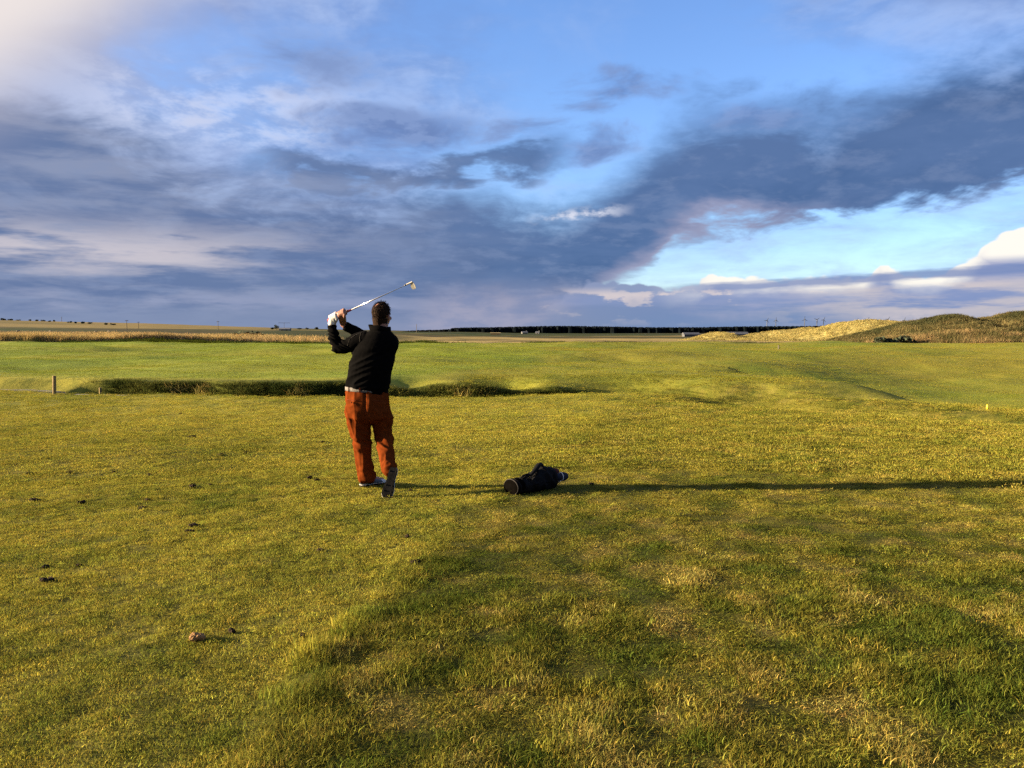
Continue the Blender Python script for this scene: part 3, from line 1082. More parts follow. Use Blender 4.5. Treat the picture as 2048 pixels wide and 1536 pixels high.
def tree(px, Y, h, w, label, seed):
    r = np.random.default_rng(seed)
    g = ground_at(px, Y)
    e = empty("broadleaf_tree", g, label, "tree", "trees on the far field edge")
    t = MB()
    t.tube([(0, 0, -0.3), (0.1, 0, h * 0.3), (0, 0.1, h * 0.7)], [h * 0.035, h * 0.025, h * 0.01], 7)
    for k in range(4):
        a = r.uniform(0, 6.28)
        t.tube([(0.05, 0, h * 0.3), (math.cos(a) * w * 0.3, math.sin(a) * w * 0.3, h * 0.55), (math.cos(a) * w * 0.42, math.sin(a) * w * 0.42, h * 0.72)], [h * 0.016, h * 0.01, h * 0.004], 5)
    t.build("trunk", MAT_BARK, e)
    c = MB()
    for k in range(9):
        a = r.uniform(0, 6.28)
        q = r.uniform(0, 0.32) * w
        leaf_cloud(c, (math.cos(a) * q, math.sin(a) * q, h * r.uniform(0.38, 0.82)), w * 0.26, h * 0.17, 70, 0.28, r)
    c.build("crown", MAT_LEAF, e)


for i, (px, Y, h, w, lb) in enumerate([
        (545.5, 900, 3.4, 4.2, "small round dark tree on the horizon, left of the taller one"),
        (554.5, 900, 6.0, 6.0, "tallest dark tree on the horizon, left of the golfer's hands"),
        (600, 960, 2.6, 8.5, "low spreading dark tree beside the far field, left of the golfer"),
        (615, 1000, 3.0, 4.0, "small dark tree between the spreading tree and the golfer"),
        (634.5, 980, 3.6, 6.0, "broad dark tree on the horizon just left of the golfer's glove")]):
    tree(px, Y, h, w, lb, 300 + i)


def bush(px, Y, h, w, label, group, seed):
    r = np.random.default_rng(seed)
    g = ground_at(px, Y)
    m = MB()
    for k in range(5):
        leaf_cloud(m, (r.normal(0, w * 0.22), r.normal(0, w * 0.2), h * r.uniform(0.25, 0.6)), w * 0.3, h * 0.38, 45, max(0.12, w * 0.09), r)
    o = m.build("gorse_bush", MAT_LEAF)
    o.location = g
    tag(o, label, "bush", group)


ORD = ['first', 'second', 'third', 'fourth', 'fifth', 'sixth', 'seventh', 'eighth', 'ninth', 'tenth', 'eleventh', 'twelfth', 'thirteenth', 'fourteenth']
for i, (px, Y, w) in enumerate([(11, 1480, 9), (25, 1500, 8), (40, 1520, 7), (62, 1300, 5), (76, 1250, 5), (88, 1280, 5), (102, 1240, 4), (110, 1300, 5), (142, 1200, 5), (155, 1150, 5), (168, 1150, 6), (181, 1150, 5), (214, 1100, 5), (228, 1100, 5)]):
    bush(px, Y, w * 0.55, w, "small dark bush on the pale hillside at far left, %s from the left edge" % ORD[i], "bushes on the far hillside", 400 + i)
for i, (px, Y, h, w, lb) in enumerate([
        (1366, 118, 0.35, 3.0, "low dark shrub on the straw right of the wood's middle"),
        (496, 150, 1.5, 6.0, "dark shrub where the tall straw grass ends on the left"),
        (1775, 114, 1.3, 2.6, "dark green shrub at the left end of the brown reed bank"),
        (1802, 114, 1.5, 2.6, "dark shrub among brown reeds, second from the bank's left end")]):
    bush(px, Y, h, w, lb, None, 430 + i)

# ------------------------------------------------------------------ wind turbines
MAT_TURB = simple_mat("turbine_grey", (0.07, 0.08, 0.10), 0.5, 0.3, noise=(0.05, 0.1))


def turbine(px, Y, hub, rot, rad, label):
    g = ground_at(px, Y)
    e = empty("wind_turbine", g, label, "wind turbine", "wind turbines on the horizon")
    MB().tube([(0, 0, -2), (0, 0, hub)], [2.0, 1.3], 10).build("tower", MAT_TURB, e)
    MB().tube([(0, -3.5, hub), (0, -2.5, hub), (0, 4, hub)], [0.9, 1.8, 1.6], 8).build("nacelle", MAT_TURB, e)
    for k in range(3):
        a = rot + k * 2.0944
        dx, dz = math.sin(a), math.cos(a)
        MB().tube([(dx * 0.5, -3, hub + dz * 0.5), (dx * rad * 0.25, -3, hub + dz * rad * 0.25), (dx * rad, -3, hub + dz * rad)], [0.9, 1.5, 0.5], 6,
                  flat=((0, 1, 0), 0.35)).build("blade", MAT_TURB, e)


turb = [(1532.5, 36, 0.45, "wind turbine furthest left on the horizon, above the dark wood"),
        (1550.3, 36, 0.05, "second wind turbine from the left, close to the leftmost one"),
        (1607.4, 39, 0.0, "tall wind turbine standing alone above the middle of the dunes"),
        (1632, 37, 0.9, "left turbine of the close pair beside the lone tall one"),
        (1645.4, 37, 0.35, "right turbine of the close pair beside the lone tall one"),
        (1712.3, 31, 0.2, "short wind turbine left of the crest of the largest golden dune"),
        (1732, 38, 0.7, "wind turbine rising just behind the left crest of the golden dune"),
        (1773.5, 39, 0.55, "wind turbine rising behind the right crest of the golden dune"),
        (1806, 35, 0.3, "faint wind turbine nearest the saddle between golden and dark dunes"),
        (1894, 37, 0.0, "wind turbine whose tip shows above the dark dune")]
for px, hub, rot, lb in turb:
    turbine(px, 4000, hub, rot, 15.0, lb)

# ------------------------------------------------------------------ poles
MAT_POLE = simple_mat("weathered_pole", (0.075, 0.065, 0.055), 0.9, 0.1, noise=(2.0, 0.3))
MAT_PALE = simple_mat("pale_pole", (0.09, 0.078, 0.060), 0.8, 0.2, noise=(2.0, 0.2))


def pole(px, Y, h, arm, label, mat=MAT_POLE, rad=0.28, armz=0.94):
    g = ground_at(px, Y)
    e = empty("telegraph_pole", g, label, "pole", "poles across the far fields")
    MB().tube([(0, 0, -0.5), (0, 0, h)], [rad, rad * 0.75], 8).build("post", mat, e)
    if arm:
        MB().box((0, 0, h * armz), (arm, 0.25, 0.32)).build("crossarm", mat, e)
        for s in (-0.42, 0, 0.42):
            MB().tube([(s * arm, 0, h * armz + 0.16), (s * arm, 0, h * armz + 0.5)], 0.12, 6).build("insulator", mat, e)


pole(126, 1400, 8.0, 2.0, "tiny telegraph pole on the crest of the far left hill", rad=0.35)
pole(255.5, 720, 9.0, 2.6, "tall telegraph pole with crossarm left of its shorter neighbour")
pole(279, 900, 7.2, 2.6, "shorter telegraph pole right of the tall one at far left", rad=0.3)
pole(437.5, 800, 9.0, 2.4, "lone thin telegraph pole midway between left edge and golfer", MAT_PALE)
pole(569.5, 950, 8.2, 13.5, "mast with a very long level crossbar behind the field trees", rad=0.2, armz=0.99)
pole(833.5, 600, 6.2, 0.0, "bare pale pole in front of the left end of the wood", MAT_PALE, rad=0.2)

# ------------------------------------------------------------------ farm buildings
MAT_WALL = simple_mat("white_render", (0.13, 0.125, 0.115), 0.9, 0.1, noise=(0.5, 0.15))
MAT_TAN = simple_mat("tan_boards", (0.20, 0.16, 0.08), 0.9, 0.1, noise=(0.5, 0.2))
MAT_GREY = simple_mat("grey_sheet", (0.055, 0.058, 0.064), 0.6, 0.3, noise=(0.5, 0.2))
MAT_SLATE = simple_mat("slate", (0.09, 0.095, 0.11), 0.7, 0.3, noise=(0.8, 0.3))
MAT_PANE = simple_mat("window_pane", (0.02, 0.025, 0.03), 0.15, 0.5)


def house(px, Y, L, W, H, RH, wall, roof, label, rotz=0.0, chimney=True, windows=3):
    g = ground_at(px, Y)
    e = empty("farm_building", g, label, "building", "buildings on the far fields", rotz)
    MB().box((0, 0, H / 2 - 0.5), (L, W, H + 1)).build("wall", wall, e)
    a, b = L / 2 + 0.3, W / 2 + 0.3
    V = [(-a, -b, H), (a, -b, H), (a, b, H), (-a, b, H), (-a, 0, H + RH), (a, 0, H + RH)]
    rf = mesh_obj("roof", V, [(0, 1, 5, 4), (2, 3, 4, 5), (0, 4, 3), (1, 2, 5), (3, 2, 1, 0)], roof, e)
    if chimney:
        MB().box((L * 0.42, 0, H + RH + 0.2), (0.9, 0.7, 1.6)).build("chimney", wall, rf)
    for k in range(windows):
        MB().box(((k - (windows - 1) / 2) * L / (windows + 0.5), -W / 2 - 0.02, H * 0.55), (0.9, 0.1, 1.1)).build("window", MAT_PANE, e)


house(571, 700, 9, 5, 1.7, 1.2, MAT_WALL, MAT_SLATE, "low pale farm building on the field left of the golfer", windows=2, chimney=False)
house(991, 520, 6.0, 3, 1.3, 0.4, MAT_TAN, MAT_TAN, "small tan shed before the wood, right of the golfer", windows=0, chimney=False)
house(1049, 900, 6.0, 5, 1.5, 1.2, MAT_WALL, MAT_SLATE, "white cottage below the wood, larger of the two", 0.2)
house(1075, 910, 4.0, 4, 1.5, 1.2, MAT_WALL, MAT_SLATE, "white cottage below the wood, smaller one to the right", -0.2, windows=1)
house(1381, 480, 9.0, 5, 1.2, 1.2, MAT_GREY, MAT_GREY, "pale grey shed on the straw left of the small dune", 0.1, windows=0, chimney=False)
house(1473, 420, 10.0, 6, 1.6, 1.2, MAT_GREY, MAT_GREY, "grey shed half hidden behind the small golden dune", 0.0, windows=0, chimney=False)

# ------------------------------------------------------------------ sheep
MAT_WOOL = simple_mat("wool", (0.16, 0.145, 0.12), 0.95, 0.05, noise=(6, 0.15), bump=(20, 0.6, 0.03))


def sheep(px, Y, rotz, label, seed):
    r = np.random.default_rng(seed)
    bm = bmesh.new()

    def blob(c, s, sub=2):
        m = Matrix.Translation(c) @ Matrix.Diagonal((*s, 1))
        bmesh.ops.create_icosphere(bm, subdivisions=sub, radius=1.0, matrix=m)
    blob((0, 0, 0.62), (0.55, 0.29, 0.30))
    blob((0.33, 0, 0.66), (0.26, 0.25, 0.27))
    blob((0.58, 0, 0.72), (0.20, 0.14, 0.16))
    blob((0.78, 0, 0.70), (0.16, 0.09, 0.10))
    for sx in (0.34, -0.38):
        for sy in (0.14, -0.14):
            blob((sx, sy, 0.40), (0.09, 0.08, 0.16), 1)
            blob((sx, sy, 0.17), (0.05, 0.05, 0.20), 1)
    for sy in (0.13, -0.13):
        blob((0.68, sy, 0.78), (0.04, 0.07, 0.03), 1)
    blob((-0.56, 0, 0.55), (0.06, 0.05, 0.14), 1)
    me = bpy.data.meshes.new("sheep")
    bm.to_mesh(me)
    bm.free()
    me.materials.append(MAT_WOOL)
    o = bpy.data.objects.new("sheep", me)
    COL.objects.link(o)
    md = o.modifiers.new("skin", 'REMESH')
    md.mode = 'VOXEL'
    md.voxel_size = 0.045
    md.use_smooth_shade = True
    o.location = ground_at(px, Y)
    o.rotation_euler = (0, 0, rotz)
    tag(o, label, "sheep", "sheep on the far left field")


for i, (px, Y, rz, lb) in enumerate([(38, 330, 0.3, "pale sheep furthest left on the dark field"), (103, 340, 2.9, "pale sheep second from the left on the dark field"),
                                     (193, 300, 0.1, "pale sheep left of the rightmost on the dark field"), (220, 310, 3.0, "pale sheep furthest right on the dark field")]):
    sheep(px, Y, rz, lb, 500 + i)


# ------------------------------------------------------------------ the golfer
def vnoise3(p, wl, seed=0):
    q = p / wl
    i = np.floor(q)
    f = q - i
    f = f * f * (3 - 2 * f)

    def h(dx, dy, dz):
        return _hash(i[:, 0] + dx + 57 * (i[:, 2] + dz), i[:, 1] + dy - 91 * (i[:, 2] + dz), seed)
    x0 = h(0, 0, 0) + (h(1, 0, 0) - h(0, 0, 0)) * f[:, 0]
    x1 = h(0, 1, 0) + (h(1, 1, 0) - h(0, 1, 0)) * f[:, 0]
    x2 = h(0, 0, 1) + (h(1, 0, 1) - h(0, 0, 1)) * f[:, 0]
    x3 = h(0, 1, 1) + (h(1, 1, 1) - h(0, 1, 1)) * f[:, 0]
    y0 = x0 + (x1 - x0) * f[:, 1]
    y1 = x2 + (x3 - x2) * f[:, 1]
    return y0 + (y1 - y0) * f[:, 2] - 0.5


def ridge3(p, wl, seed=0):
    return 1 - np.abs(2 * vnoise3(p, wl, seed)) * 2


class Loft(MB):
    def rings(self, R, n=24, up=None):
        """R: list of (center, ru, rv[, u, v]); sections joined into a closed skin"""
        V, F = [], []
        for k, r in enumerate(R):
            c, ru, rv = Vector(r[0]), r[1], r[2]
            if len(r) > 3:
                u, v = Vector(r[3]), Vector(r[4])
            else:
                u, v = Vector((1, 0, 0)), Vector((0, 1, 0))
            for i in range(n):
                a = 2 * math.pi * i / n
                V.append(c + u * (ru * math.cos(a)) + v * (rv * math.sin(a)))
        m = len(R)
        for k in range(m - 1):
            for i in range(n):
                a, b = k * n + i, k * n + (i + 1) % n
                F.append((a, b, b + n, a + n))
        V.append(Vector(R[0][0]))
        V.append(Vector(R[-1][0]))
        for i in range(n):
            F.append((m * n, (i + 1) % n, i))
            F.append((m * n + 1, (m - 1) * n + i, (m - 1) * n + (i + 1) % n))
        return self.add(V, F)

    def limb(self, pts, radii, n=16, sub=4):
        """smooth tapered limb through joints (Catmull-Rom), rounded at both ends"""
        P = [Vector(p) for p in pts]
        Q = [P[0] * 2 - P[1]] + P + [P[-1] * 2 - P[-2]]
        Rr = [radii[0]] + list(radii) + [radii[-1]]
        pp, rr = [], []
        for k in range(1, len(Q) - 2):
            for s in range(sub):
                t = s / sub
                a, b, c, d = Q[k - 1], Q[k], Q[k + 1], Q[k + 2]
                pp.append(0.5 * ((2 * b) + (c - a) * t + (2 * a - 5 * b + 4 * c - d) * t * t + (3 * b - a - 3 * c + d) * t ** 3))
                rr.append(Rr[k] + (Rr[k + 1] - Rr[k]) * (t * t * (3 - 2 * t)))
        pp.append(P[-1])
        rr.append(radii[-1])
        d0, d1 = (pp[0] - pp[1]).normalized(), (pp[-1] - pp[-2]).normalized()
        pp = [pp[0] + d0 * rr[0] * 0.55] + [pp[0] + d0 * rr[0] * 0.3] + pp + [pp[-1] + d1 * rr[-1] * 0.3, pp[-1] + d1 * rr[-1] * 0.55]
        rr = [rr[0] * 0.45, rr[0] * 0.85] + rr + [rr[-1] * 0.85, rr[-1] * 0.45]
        return self.tube(pp, rr, n)

    def ball(self, c, s, rot=None, nu=14, nv=10):
        V, F = [], []
        c = Vector(c)
        for j in range(nv + 1):
            t = math.pi * j / nv
            for i in range(nu):
                a = 2 * math.pi * i / nu
                p = Vector((s[0] * math.sin(t) * math.cos(a), s[1] * math.sin(t) * math.sin(a), s[2] * math.cos(t)))
                if rot is not None:
                    p = rot @ p
                V.append(c + p)
        for j in range(nv):
            for i in range(nu):
                a, b = j * nu + i, j * nu + (i + 1) % nu
                F.append((a, a + nu, b + nu, b))
        return self.add(V, F)


def fuse(mb, voxel, smooth=6, factor=0.5, disp=None):
    """one continuous skin from overlapping closed pieces"""
    me = bpy.data.meshes.new("fuse")
    me.from_pydata(mb.V, [], mb.F)
    bm = bmesh.new()
    bm.from_mesh(me)
    bmesh.ops.remove_doubles(bm, verts=bm.verts, dist=1e-5)
    bmesh.ops.recalc_face_normals(bm, faces=bm.faces)
    bm.to_mesh(me)
    bm.free()
    o = bpy.data.objects.new("fuse", me)
    COL.objects.link(o)
    md = o.modifiers.new("r", 'REMESH')
    md.mode = 'VOXEL'
    md.voxel_size = voxel
    ms = o.modifiers.new("s", 'SMOOTH')
    ms.factor = factor
    ms.iterations = smooth
    dg = bpy.context.evaluated_depsgraph_get()
    dg.update()
    ev = o.evaluated_get(dg)
    out = bpy.data.meshes.new_from_object(ev)
    bpy.data.objects.remove(o)
    bpy.data.meshes.remove(me)
    out.materials.clear()
    if disp is not None:
        n = len(out.vertices)
        co = np.empty(n * 3, np.float32)
        no = np.empty(n * 3, np.float32)
        out.vertices.foreach_get('co', co)
        out.vertices.foreach_get('normal', no)
        co, no = co.reshape(-1, 3).astype(float), no.reshape(-1, 3).astype(float)
        co = co + no * disp(co, no)[:, None]
        out.vertices.foreach_set('co', co.astype(np.float32).ravel())
    out.polygons.foreach_set('use_smooth', [True] * len(out.polygons))
    out.update()
    return out


def part_obj(name, me, mat, parent):
    o = bpy.data.objects.new(name, me)
    me.name = name
    me.materials.append(mat)
    COL.objects.link(o)
    o.parent = parent
    return o


MAT_SKIN = simple_mat("skin", (0.215, 0.095, 0.062), 0.55, 0.35, noise=(18, 0.12), bump=(60, 0.2, 0.002))
MAT_SWEATER = simple_mat("black_wool", (0.0019, 0.0017, 0.0017), 1.0, 0.03, noise=(30, 0.3), bump=(260, 0.5, 0.002))
MAT_SEAM = simple_mat("grey_seam", (0.030, 0.027, 0.023), 0.9, 0.1, noise=(50, 0.2))
MAT_CORD = simple_mat("rust_corduroy", (0.088, 0.0195, 0.0045), 1.0, 0.0, noise=(22, 0.16), bump=(300, 0.35, 0.0015))
MAT_CORD2 = simple_mat("corduroy_welt", (0.11, 0.022, 0.006), 0.95, 0.06, noise=(40, 0.2))
MAT_BELT = simple_mat("pale_woven_belt", (0.115, 0.105, 0.095), 0.8, 0.2, noise=(80, 0.45))
MAT_GLOVE = simple_mat("white_glove", (0.46, 0.43, 0.37), 0.7, 0.25, noise=(40, 0.08), bump=(120, 0.4, 0.002))
MAT_STRAP = simple_mat("glove_strap", (0.16, 0.18, 0.17), 0.8, 0.2, noise=(60, 0.2))
MAT_HAIR = simple_mat("brown_hair", (0.015, 0.0078, 0.004), 0.85, 0.06, noise=(60, 0.4), bump=(140, 0.7, 0.004))
MAT_SHOEB = simple_mat("black_leather", (0.014, 0.014, 0.016), 0.4, 0.5, noise=(30, 0.2), bump=(80, 0.2, 0.002))
MAT_SHOEW = simple_mat("white_leather", (0.40, 0.38, 0.35), 0.5, 0.4, noise=(25, 0.12), bump=(80, 0.2, 0.002))
MAT_SOLE = simple_mat("dark_rubber_sole", (0.008, 0.0075, 0.007), 0.9, 0.05, noise=(35, 0.6), bump=(60, 0.6, 0.004))
MAT_EYE = simple_mat("eye_white", (0.7, 0.68, 0.64), 0.2, 0.5)
MAT_IRIS = simple_mat("iris", (0.05, 0.035, 0.02), 0.2, 0.5)

RX, RY = -1.40, 7.85
RZ = float(height(np.array([RX]), np.array([RY + 0.1]))[0]) + 0.012
person = empty("person", (RX, RY, RZ), "man in black sweater and rust trousers finishing a golf swing, seen from behind", "person")

# the line of the club, through both hands
AX = Vector((0.586, -0.12, 0.252)).normalized()
GRIP0 = Vector((-0.352, 0.062, 1.612))


def on_club(d):
    return GRIP0 + AX * d


def hand(lf, C, wrist, k=1.0, thumb=1):
    """palm on the near side of the grip, four fingers closing over it, thumb along it"""
    up = (Vector((0, 0, 1)) - AX * AX.z).normalized()
    near = up.cross(AX)
    if near.y > 0:
        near = -near
    pc = C + near * 0.024 - up * 0.012
    kn = C + near * 0.022 + up * 0.020
    # palm
    W = Vector(wrist)
    mid = (W + pc) * 0.5
    for s in (-0.024, -0.008, 0.008, 0.024):
        lf.limb([W + AX * s * 0.6, mid + AX * s * 0.9, pc + AX * s, kn + AX * s * 1.1], [0.017 * k, 0.017 * k, 0.0165 * k, 0.0125 * k], 10, 3)
    for q, (s, ln) in enumerate(((-0.033, 0.80), (-0.011, 0.95), (0.012, 1.0), (0.034, 0.92))):
        B = C + AX * s
        r = 0.0098 * k
        lf.limb([B + near * 0.022 + up * 0.018, B + near * 0.008 + up * (0.030 + 0.002 * q), B - near * 0.016 + up * 0.022, B - near * 0.025 * ln, B - near * 0.017 * ln - up * 0.019],
                [r * 1.15, r * 1.12, r, r * 0.95, r * 0.82], 10, 3)
    T0 = pc - up * 0.022 + AX * 0.020
    lf.limb([W + AX * 0.012, T0, C + near * 0.020 + AX * 0.046 - up * 0.004, C + near * 0.012 + AX * 0.070 + up * 0.010], [0.015 * k, 0.0145 * k, 0.0112 * k, 0.0088 * k], 10, 3)


def headm(p):
    """head space (x right, y forward, z up from the middle of the skull) to the body's"""
    R = Matrix.Rotation(math.radians(-22), 3, 'Z') @ Matrix.Rotation(math.radians(4), 3, 'Y')
    return R @ Vector(p) + Vector((0.163, 0.012, 1.664))


HR = Matrix.Rotation(math.radians(-22), 3, 'Z') @ Matrix.Rotation(math.radians(4), 3, 'Y')

WRIST_L, WRIST_R = Vector((-0.318, 0.055, 1.570)), Vector((-0.222, 0.115, 1.566))
CL, CR = on_club(0.062), on_club(0.150)


def build_body():
    b = Loft()
    # head
    b.ball(headm((0, -0.012, 0.022)), (0.077, 0.097, 0.090), HR, 24, 16)
    b.ball(headm((0, 0.030, -0.045)), (0.064, 0.070, 0.075), HR, 20, 14)
    b.ball(headm((0, 0.062, -0.098)), (0.038, 0.032, 0.026), HR)
    b.ball(headm((0, 0.090, 0.010)), (0.050, 0.018, 0.014), HR)
    b.limb([headm((0, 0.098, 0.000)), headm((0, 0.116, -0.032)), headm((0, 0.108, -0.042))], [0.009, 0.014, 0.013], 10)
    b.ball(headm((0, 0.094, -0.070)), (0.024, 0.013, 0.008), HR)
    b.ball(headm((0, 0.092, -0.083)), (0.022, 0.013, 0.007), HR)
    for s in (-1, 1):
        b.ball(headm((s * 0.045, 0.070, -0.030)), (0.022, 0.022, 0.020), HR)
        rot = HR @ Matrix.Rotation(s * math.radians(24), 3, 'Z')
        b.ball(headm((s * 0.083, -0.006, -0.022)), (0.008, 0.019, 0.031), rot)
        b.ball(headm((s * 0.080, 0.002, -0.045)), (0.008, 0.011, 0.012), rot)
    # neck, trunk
    b.limb([(0.150, -0.005, 1.44), (0.158, -0.004, 1.53), headm((0, -0.024, -0.05))], [0.070, 0.065, 0.066], 18)
    b.rings([((0.02, 0.0, 0.80), 0.165, 0.12), ((0.02, 0.0, 0.95), 0.17, 0.125), ((0.05, 0.01, 1.15), 0.175, 0.125), ((0.08, 0.01, 1.30), 0.175, 0.12),
             ((0.115, 0.0, 1.42), 0.15, 0.095), ((0.14, 0.0, 1.49), 0.09, 0.07)])
    # arms
    b.limb([(0.0, 0.0, 1.425), (-0.13, -0.005, 1.385), (-0.256, 0.0, 1.348), (-0.292, 0.025, 1.46), WRIST_L], [0.062, 0.054, 0.044, 0.040, 0.029], 16)
    b.limb([(0.235, 0.02, 1.415), (0.15, 0.15, 1.40), (0.03, 0.265, 1.408), (-0.10, 0.20, 1.490), WRIST_R], [0.062, 0.056, 0.044, 0.040, 0.028], 16)
    hand(b, CL, WRIST_L, 0.86)
    hand(b, CR, WRIST_R, 1.0)
    # legs
    b.limb([(-0.07, 0.0, 0.82), (-0.062, 0.03, 0.62), (-0.046, 0.055, 0.43), (-0.03, 0.055, 0.25), (-0.015, 0.09, 0.07)], [0.09, 0.078, 0.058, 0.052, 0.033], 16)
    b.limb([(0.12, 0.0, 0.82), (0.145, 0.06, 0.66), (0.160, 0.085, 0.50), (0.205, -0.07, 0.35), (0.278, -0.225, 0.20)], [0.09, 0.078, 0.058, 0.048, 0.028], 16)
    # feet, inside the shoes
    b.limb([(-0.03, 0.085, 0.05), (0.05, 0.19, 0.045), (0.115, 0.265, 0.035)], [0.036, 0.034, 0.022], 12)
    b.limb([(0.292, -0.232, 0.188), (0.280, -0.282, 0.115), (0.266, -0.318, 0.060)], [0.027, 0.025, 0.016], 12)
    me = fuse(b, 0.0052, 5, 0.45)
    return part_obj("body", me, MAT_SKIN, person)


body = build_body()

for s in (-1, 1):
    e = Loft().ball(headm((s * 0.031, 0.083, -0.008)), (0.011, 0.011, 0.011), HR).build("eye", MAT_EYE, person, True)
    Loft().ball(headm((s * 0.031, 0.0905, -0.008)), (0.005, 0.005, 0.005), HR).build("iris", MAT_IRIS, e, True)


def sweater_disp(p, n):
    d = np.zeros(len(p))
    x, y, z = p[:, 0], p[:, 1], p[:, 2]
    arm_l = sst(-x, 0.10, 0.20) * sst(z, 1.20, 1.28)
    # folds wrap the sleeve
    q = np.stack([x * 0.6, y * 0.6, z * 1.0 + x * 0.5], 1)
    d += (ridge3(q * np.array([0.5, 0.5, 1.9]), 0.050, 3) - 0.3) * 0.012 * arm_l
    # drapes across the small of the back, stronger towards the left side
    tor = (1 - arm_l) * (1 - sst(z, 1.25, 1.42)) * sst(z, 0.93, 0.99)
    q = np.stack([x * 0.35, y * 0.35, z - 0.45 * x], 1)
    d += (ridge3(q, 0.055, 9) - 0.35) * (0.006 + 0.010 * sst(-x, -0.05, 0.14)) * tor
    q = np.stack([x * 0.5 - z * 0.4, y * 0.4, z * 0.7], 1)
    d += (ridge3(q, 0.09, 12) - 0.3) * 0.005 * (1 - arm_l)
    # ribbed welt at the hem
    d += -0.006 * sst(1 - z, 0.03, 0.06) * (1 - sst(-z, -0.955, -0.93))
    d += vnoise3(p, 0.02, 5) * 0.0016
    return d


def tilt(x, z, k=-0.14, x0=0.02):
    return z + k * (x - x0)


def build_sweater():
    b = Loft()
    R = []
    for z, cx, rx, cy, ry, k in ((0.915, 0.020, 0.190, 0.0, 0.140, -0.13), (0.955, 0.020, 0.198, 0.0, 0.148, -0.13), (0.985, 0.025, 0.208, 0.0, 0.158, -0.10), (1.05, 0.035, 0.208, 0.0, 0.158, -0.05),
                              (1.15, 0.052, 0.208, 0.0, 0.157, 0), (1.245, 0.074, 0.209, 0.0, 0.153, 0), (1.33, 0.098, 0.206, 0.0, 0.146, 0),
                              (1.40, 0.118, 0.192, 0.0, 0.132, 0), (1.45, 0.128, 0.168, 0.0, 0.112, 0), (1.49, 0.140, 0.130, 0.0, 0.092, 0), (1.515, 0.150, 0.090, 0.0, 0.080, 0)):
        R.append(((cx, cy, z), rx, ry, (1, 0, k), (0, 1, 0)))
    b.rings(R, 32)
    b.limb([(0.02, 0.0, 1.425), (-0.07, 0.0, 1.405), (-0.17, 0.0, 1.366), (-0.256, 0.0, 1.358), (-0.296, 0.022, 1.45), (-0.320, 0.05, 1.545)], [0.088, 0.084, 0.072, 0.056, 0.056, 0.043], 18)
    b.ball((-0.268, -0.004, 1.346), (0.050, 0.050, 0.050))
    b.limb([(0.245, 0.01, 1.40), (0.17, 0.14, 1.40), (0.035, 0.265, 1.412), (-0.10, 0.20, 1.486), (-0.205, 0.13, 1.555)], [0.086, 0.078, 0.062, 0.056, 0.042], 18)
    b.ball((0.255, 0.0, 1.385), (0.068, 0.085, 0.085))
    me = fuse(b, 0.0065, 10, 0.5, sweater_disp)
    o = part_obj("sweater", me, MAT_SWEATER, person)
    # stand collar, folded open on the left
    c = MB()
    n = 40
    V, F = [], []
    for k in range(n):
        a = 2 * math.pi * k / n
        back = max(0.0, -math.sin(a))
        lf = max(0.0, -math.cos(a)) ** 2
        r0, r1 = 1.0, 1.05 + 0.28 * lf
        zt = 1.556 + 0.012 * (-math.cos(a)) + 0.004 * math.sin(3 * a)
        for (rr, zz) in ((r0 * 0.098, 1.492), (r1 * 0.090, zt), (r1 * 0.084, zt - 0.002), (r0 * 0.088, 1.492)):
            V.append((0.155 + rr * math.cos(a), 0.0 + rr * 0.86 * math.sin(a), zz))
    for k in range(n):
        for j in range(4):
            a0, a1 = k * 4 + j, k * 4 + (j + 1) % 4
            b0, b1 = ((k + 1) % n) * 4 + j, ((k + 1) % n) * 4 + (j + 1) % 4
            F.append((a0, b0, b1, a1))
    c.add(V, F).build("collar", MAT_SWEATER, o, True)
    return o


sweater = build_sweater()


def trouser_disp(p, n):
    x, y, z = p[:, 0], p[:, 1], p[:, 2]
    d = np.zeros(len(p))
    low = 1 - sst(z, 0.05, 0.30)
    q = np.stack([x * 0.45, y * 0.45, z + 0.25 * x], 1)
    d += (ridge3(q, 0.045, 31) - 0.3) * (0.004 + 0.016 * low)
    knee = np.exp(-((z - 0.47) / 0.10) ** 2)
    q = np.stack([x * 0.5, y * 0.5, z + 0.55 * x], 1)
    d += (ridge3(q, 0.055, 33) - 0.3) * 0.015 * knee
    seat = np.exp(-((z - 0.72) / 0.12) ** 2)
    q = np.stack([x * 0.8 + z * 0.6, y * 0.4, z * 0.5 - x * 0.5], 1)
    d += (ridge3(q, 0.085, 35) - 0.3) * 0.022 * seat
    q = np.stack([x, y, z * 0.18], 1)
    d += (ridge3(q, 0.05, 37) - 0.3) * 0.009
    # centre seam between the seat halves
    d -= 0.012 * np.exp(-((x - 0.025 - 0.02 * (0.9 - z)) / 0.012) ** 2) * (y < -0.03) * sst(z, 0.62, 0.72) * (1 - sst(z, 0.93, 0.96))
    return d


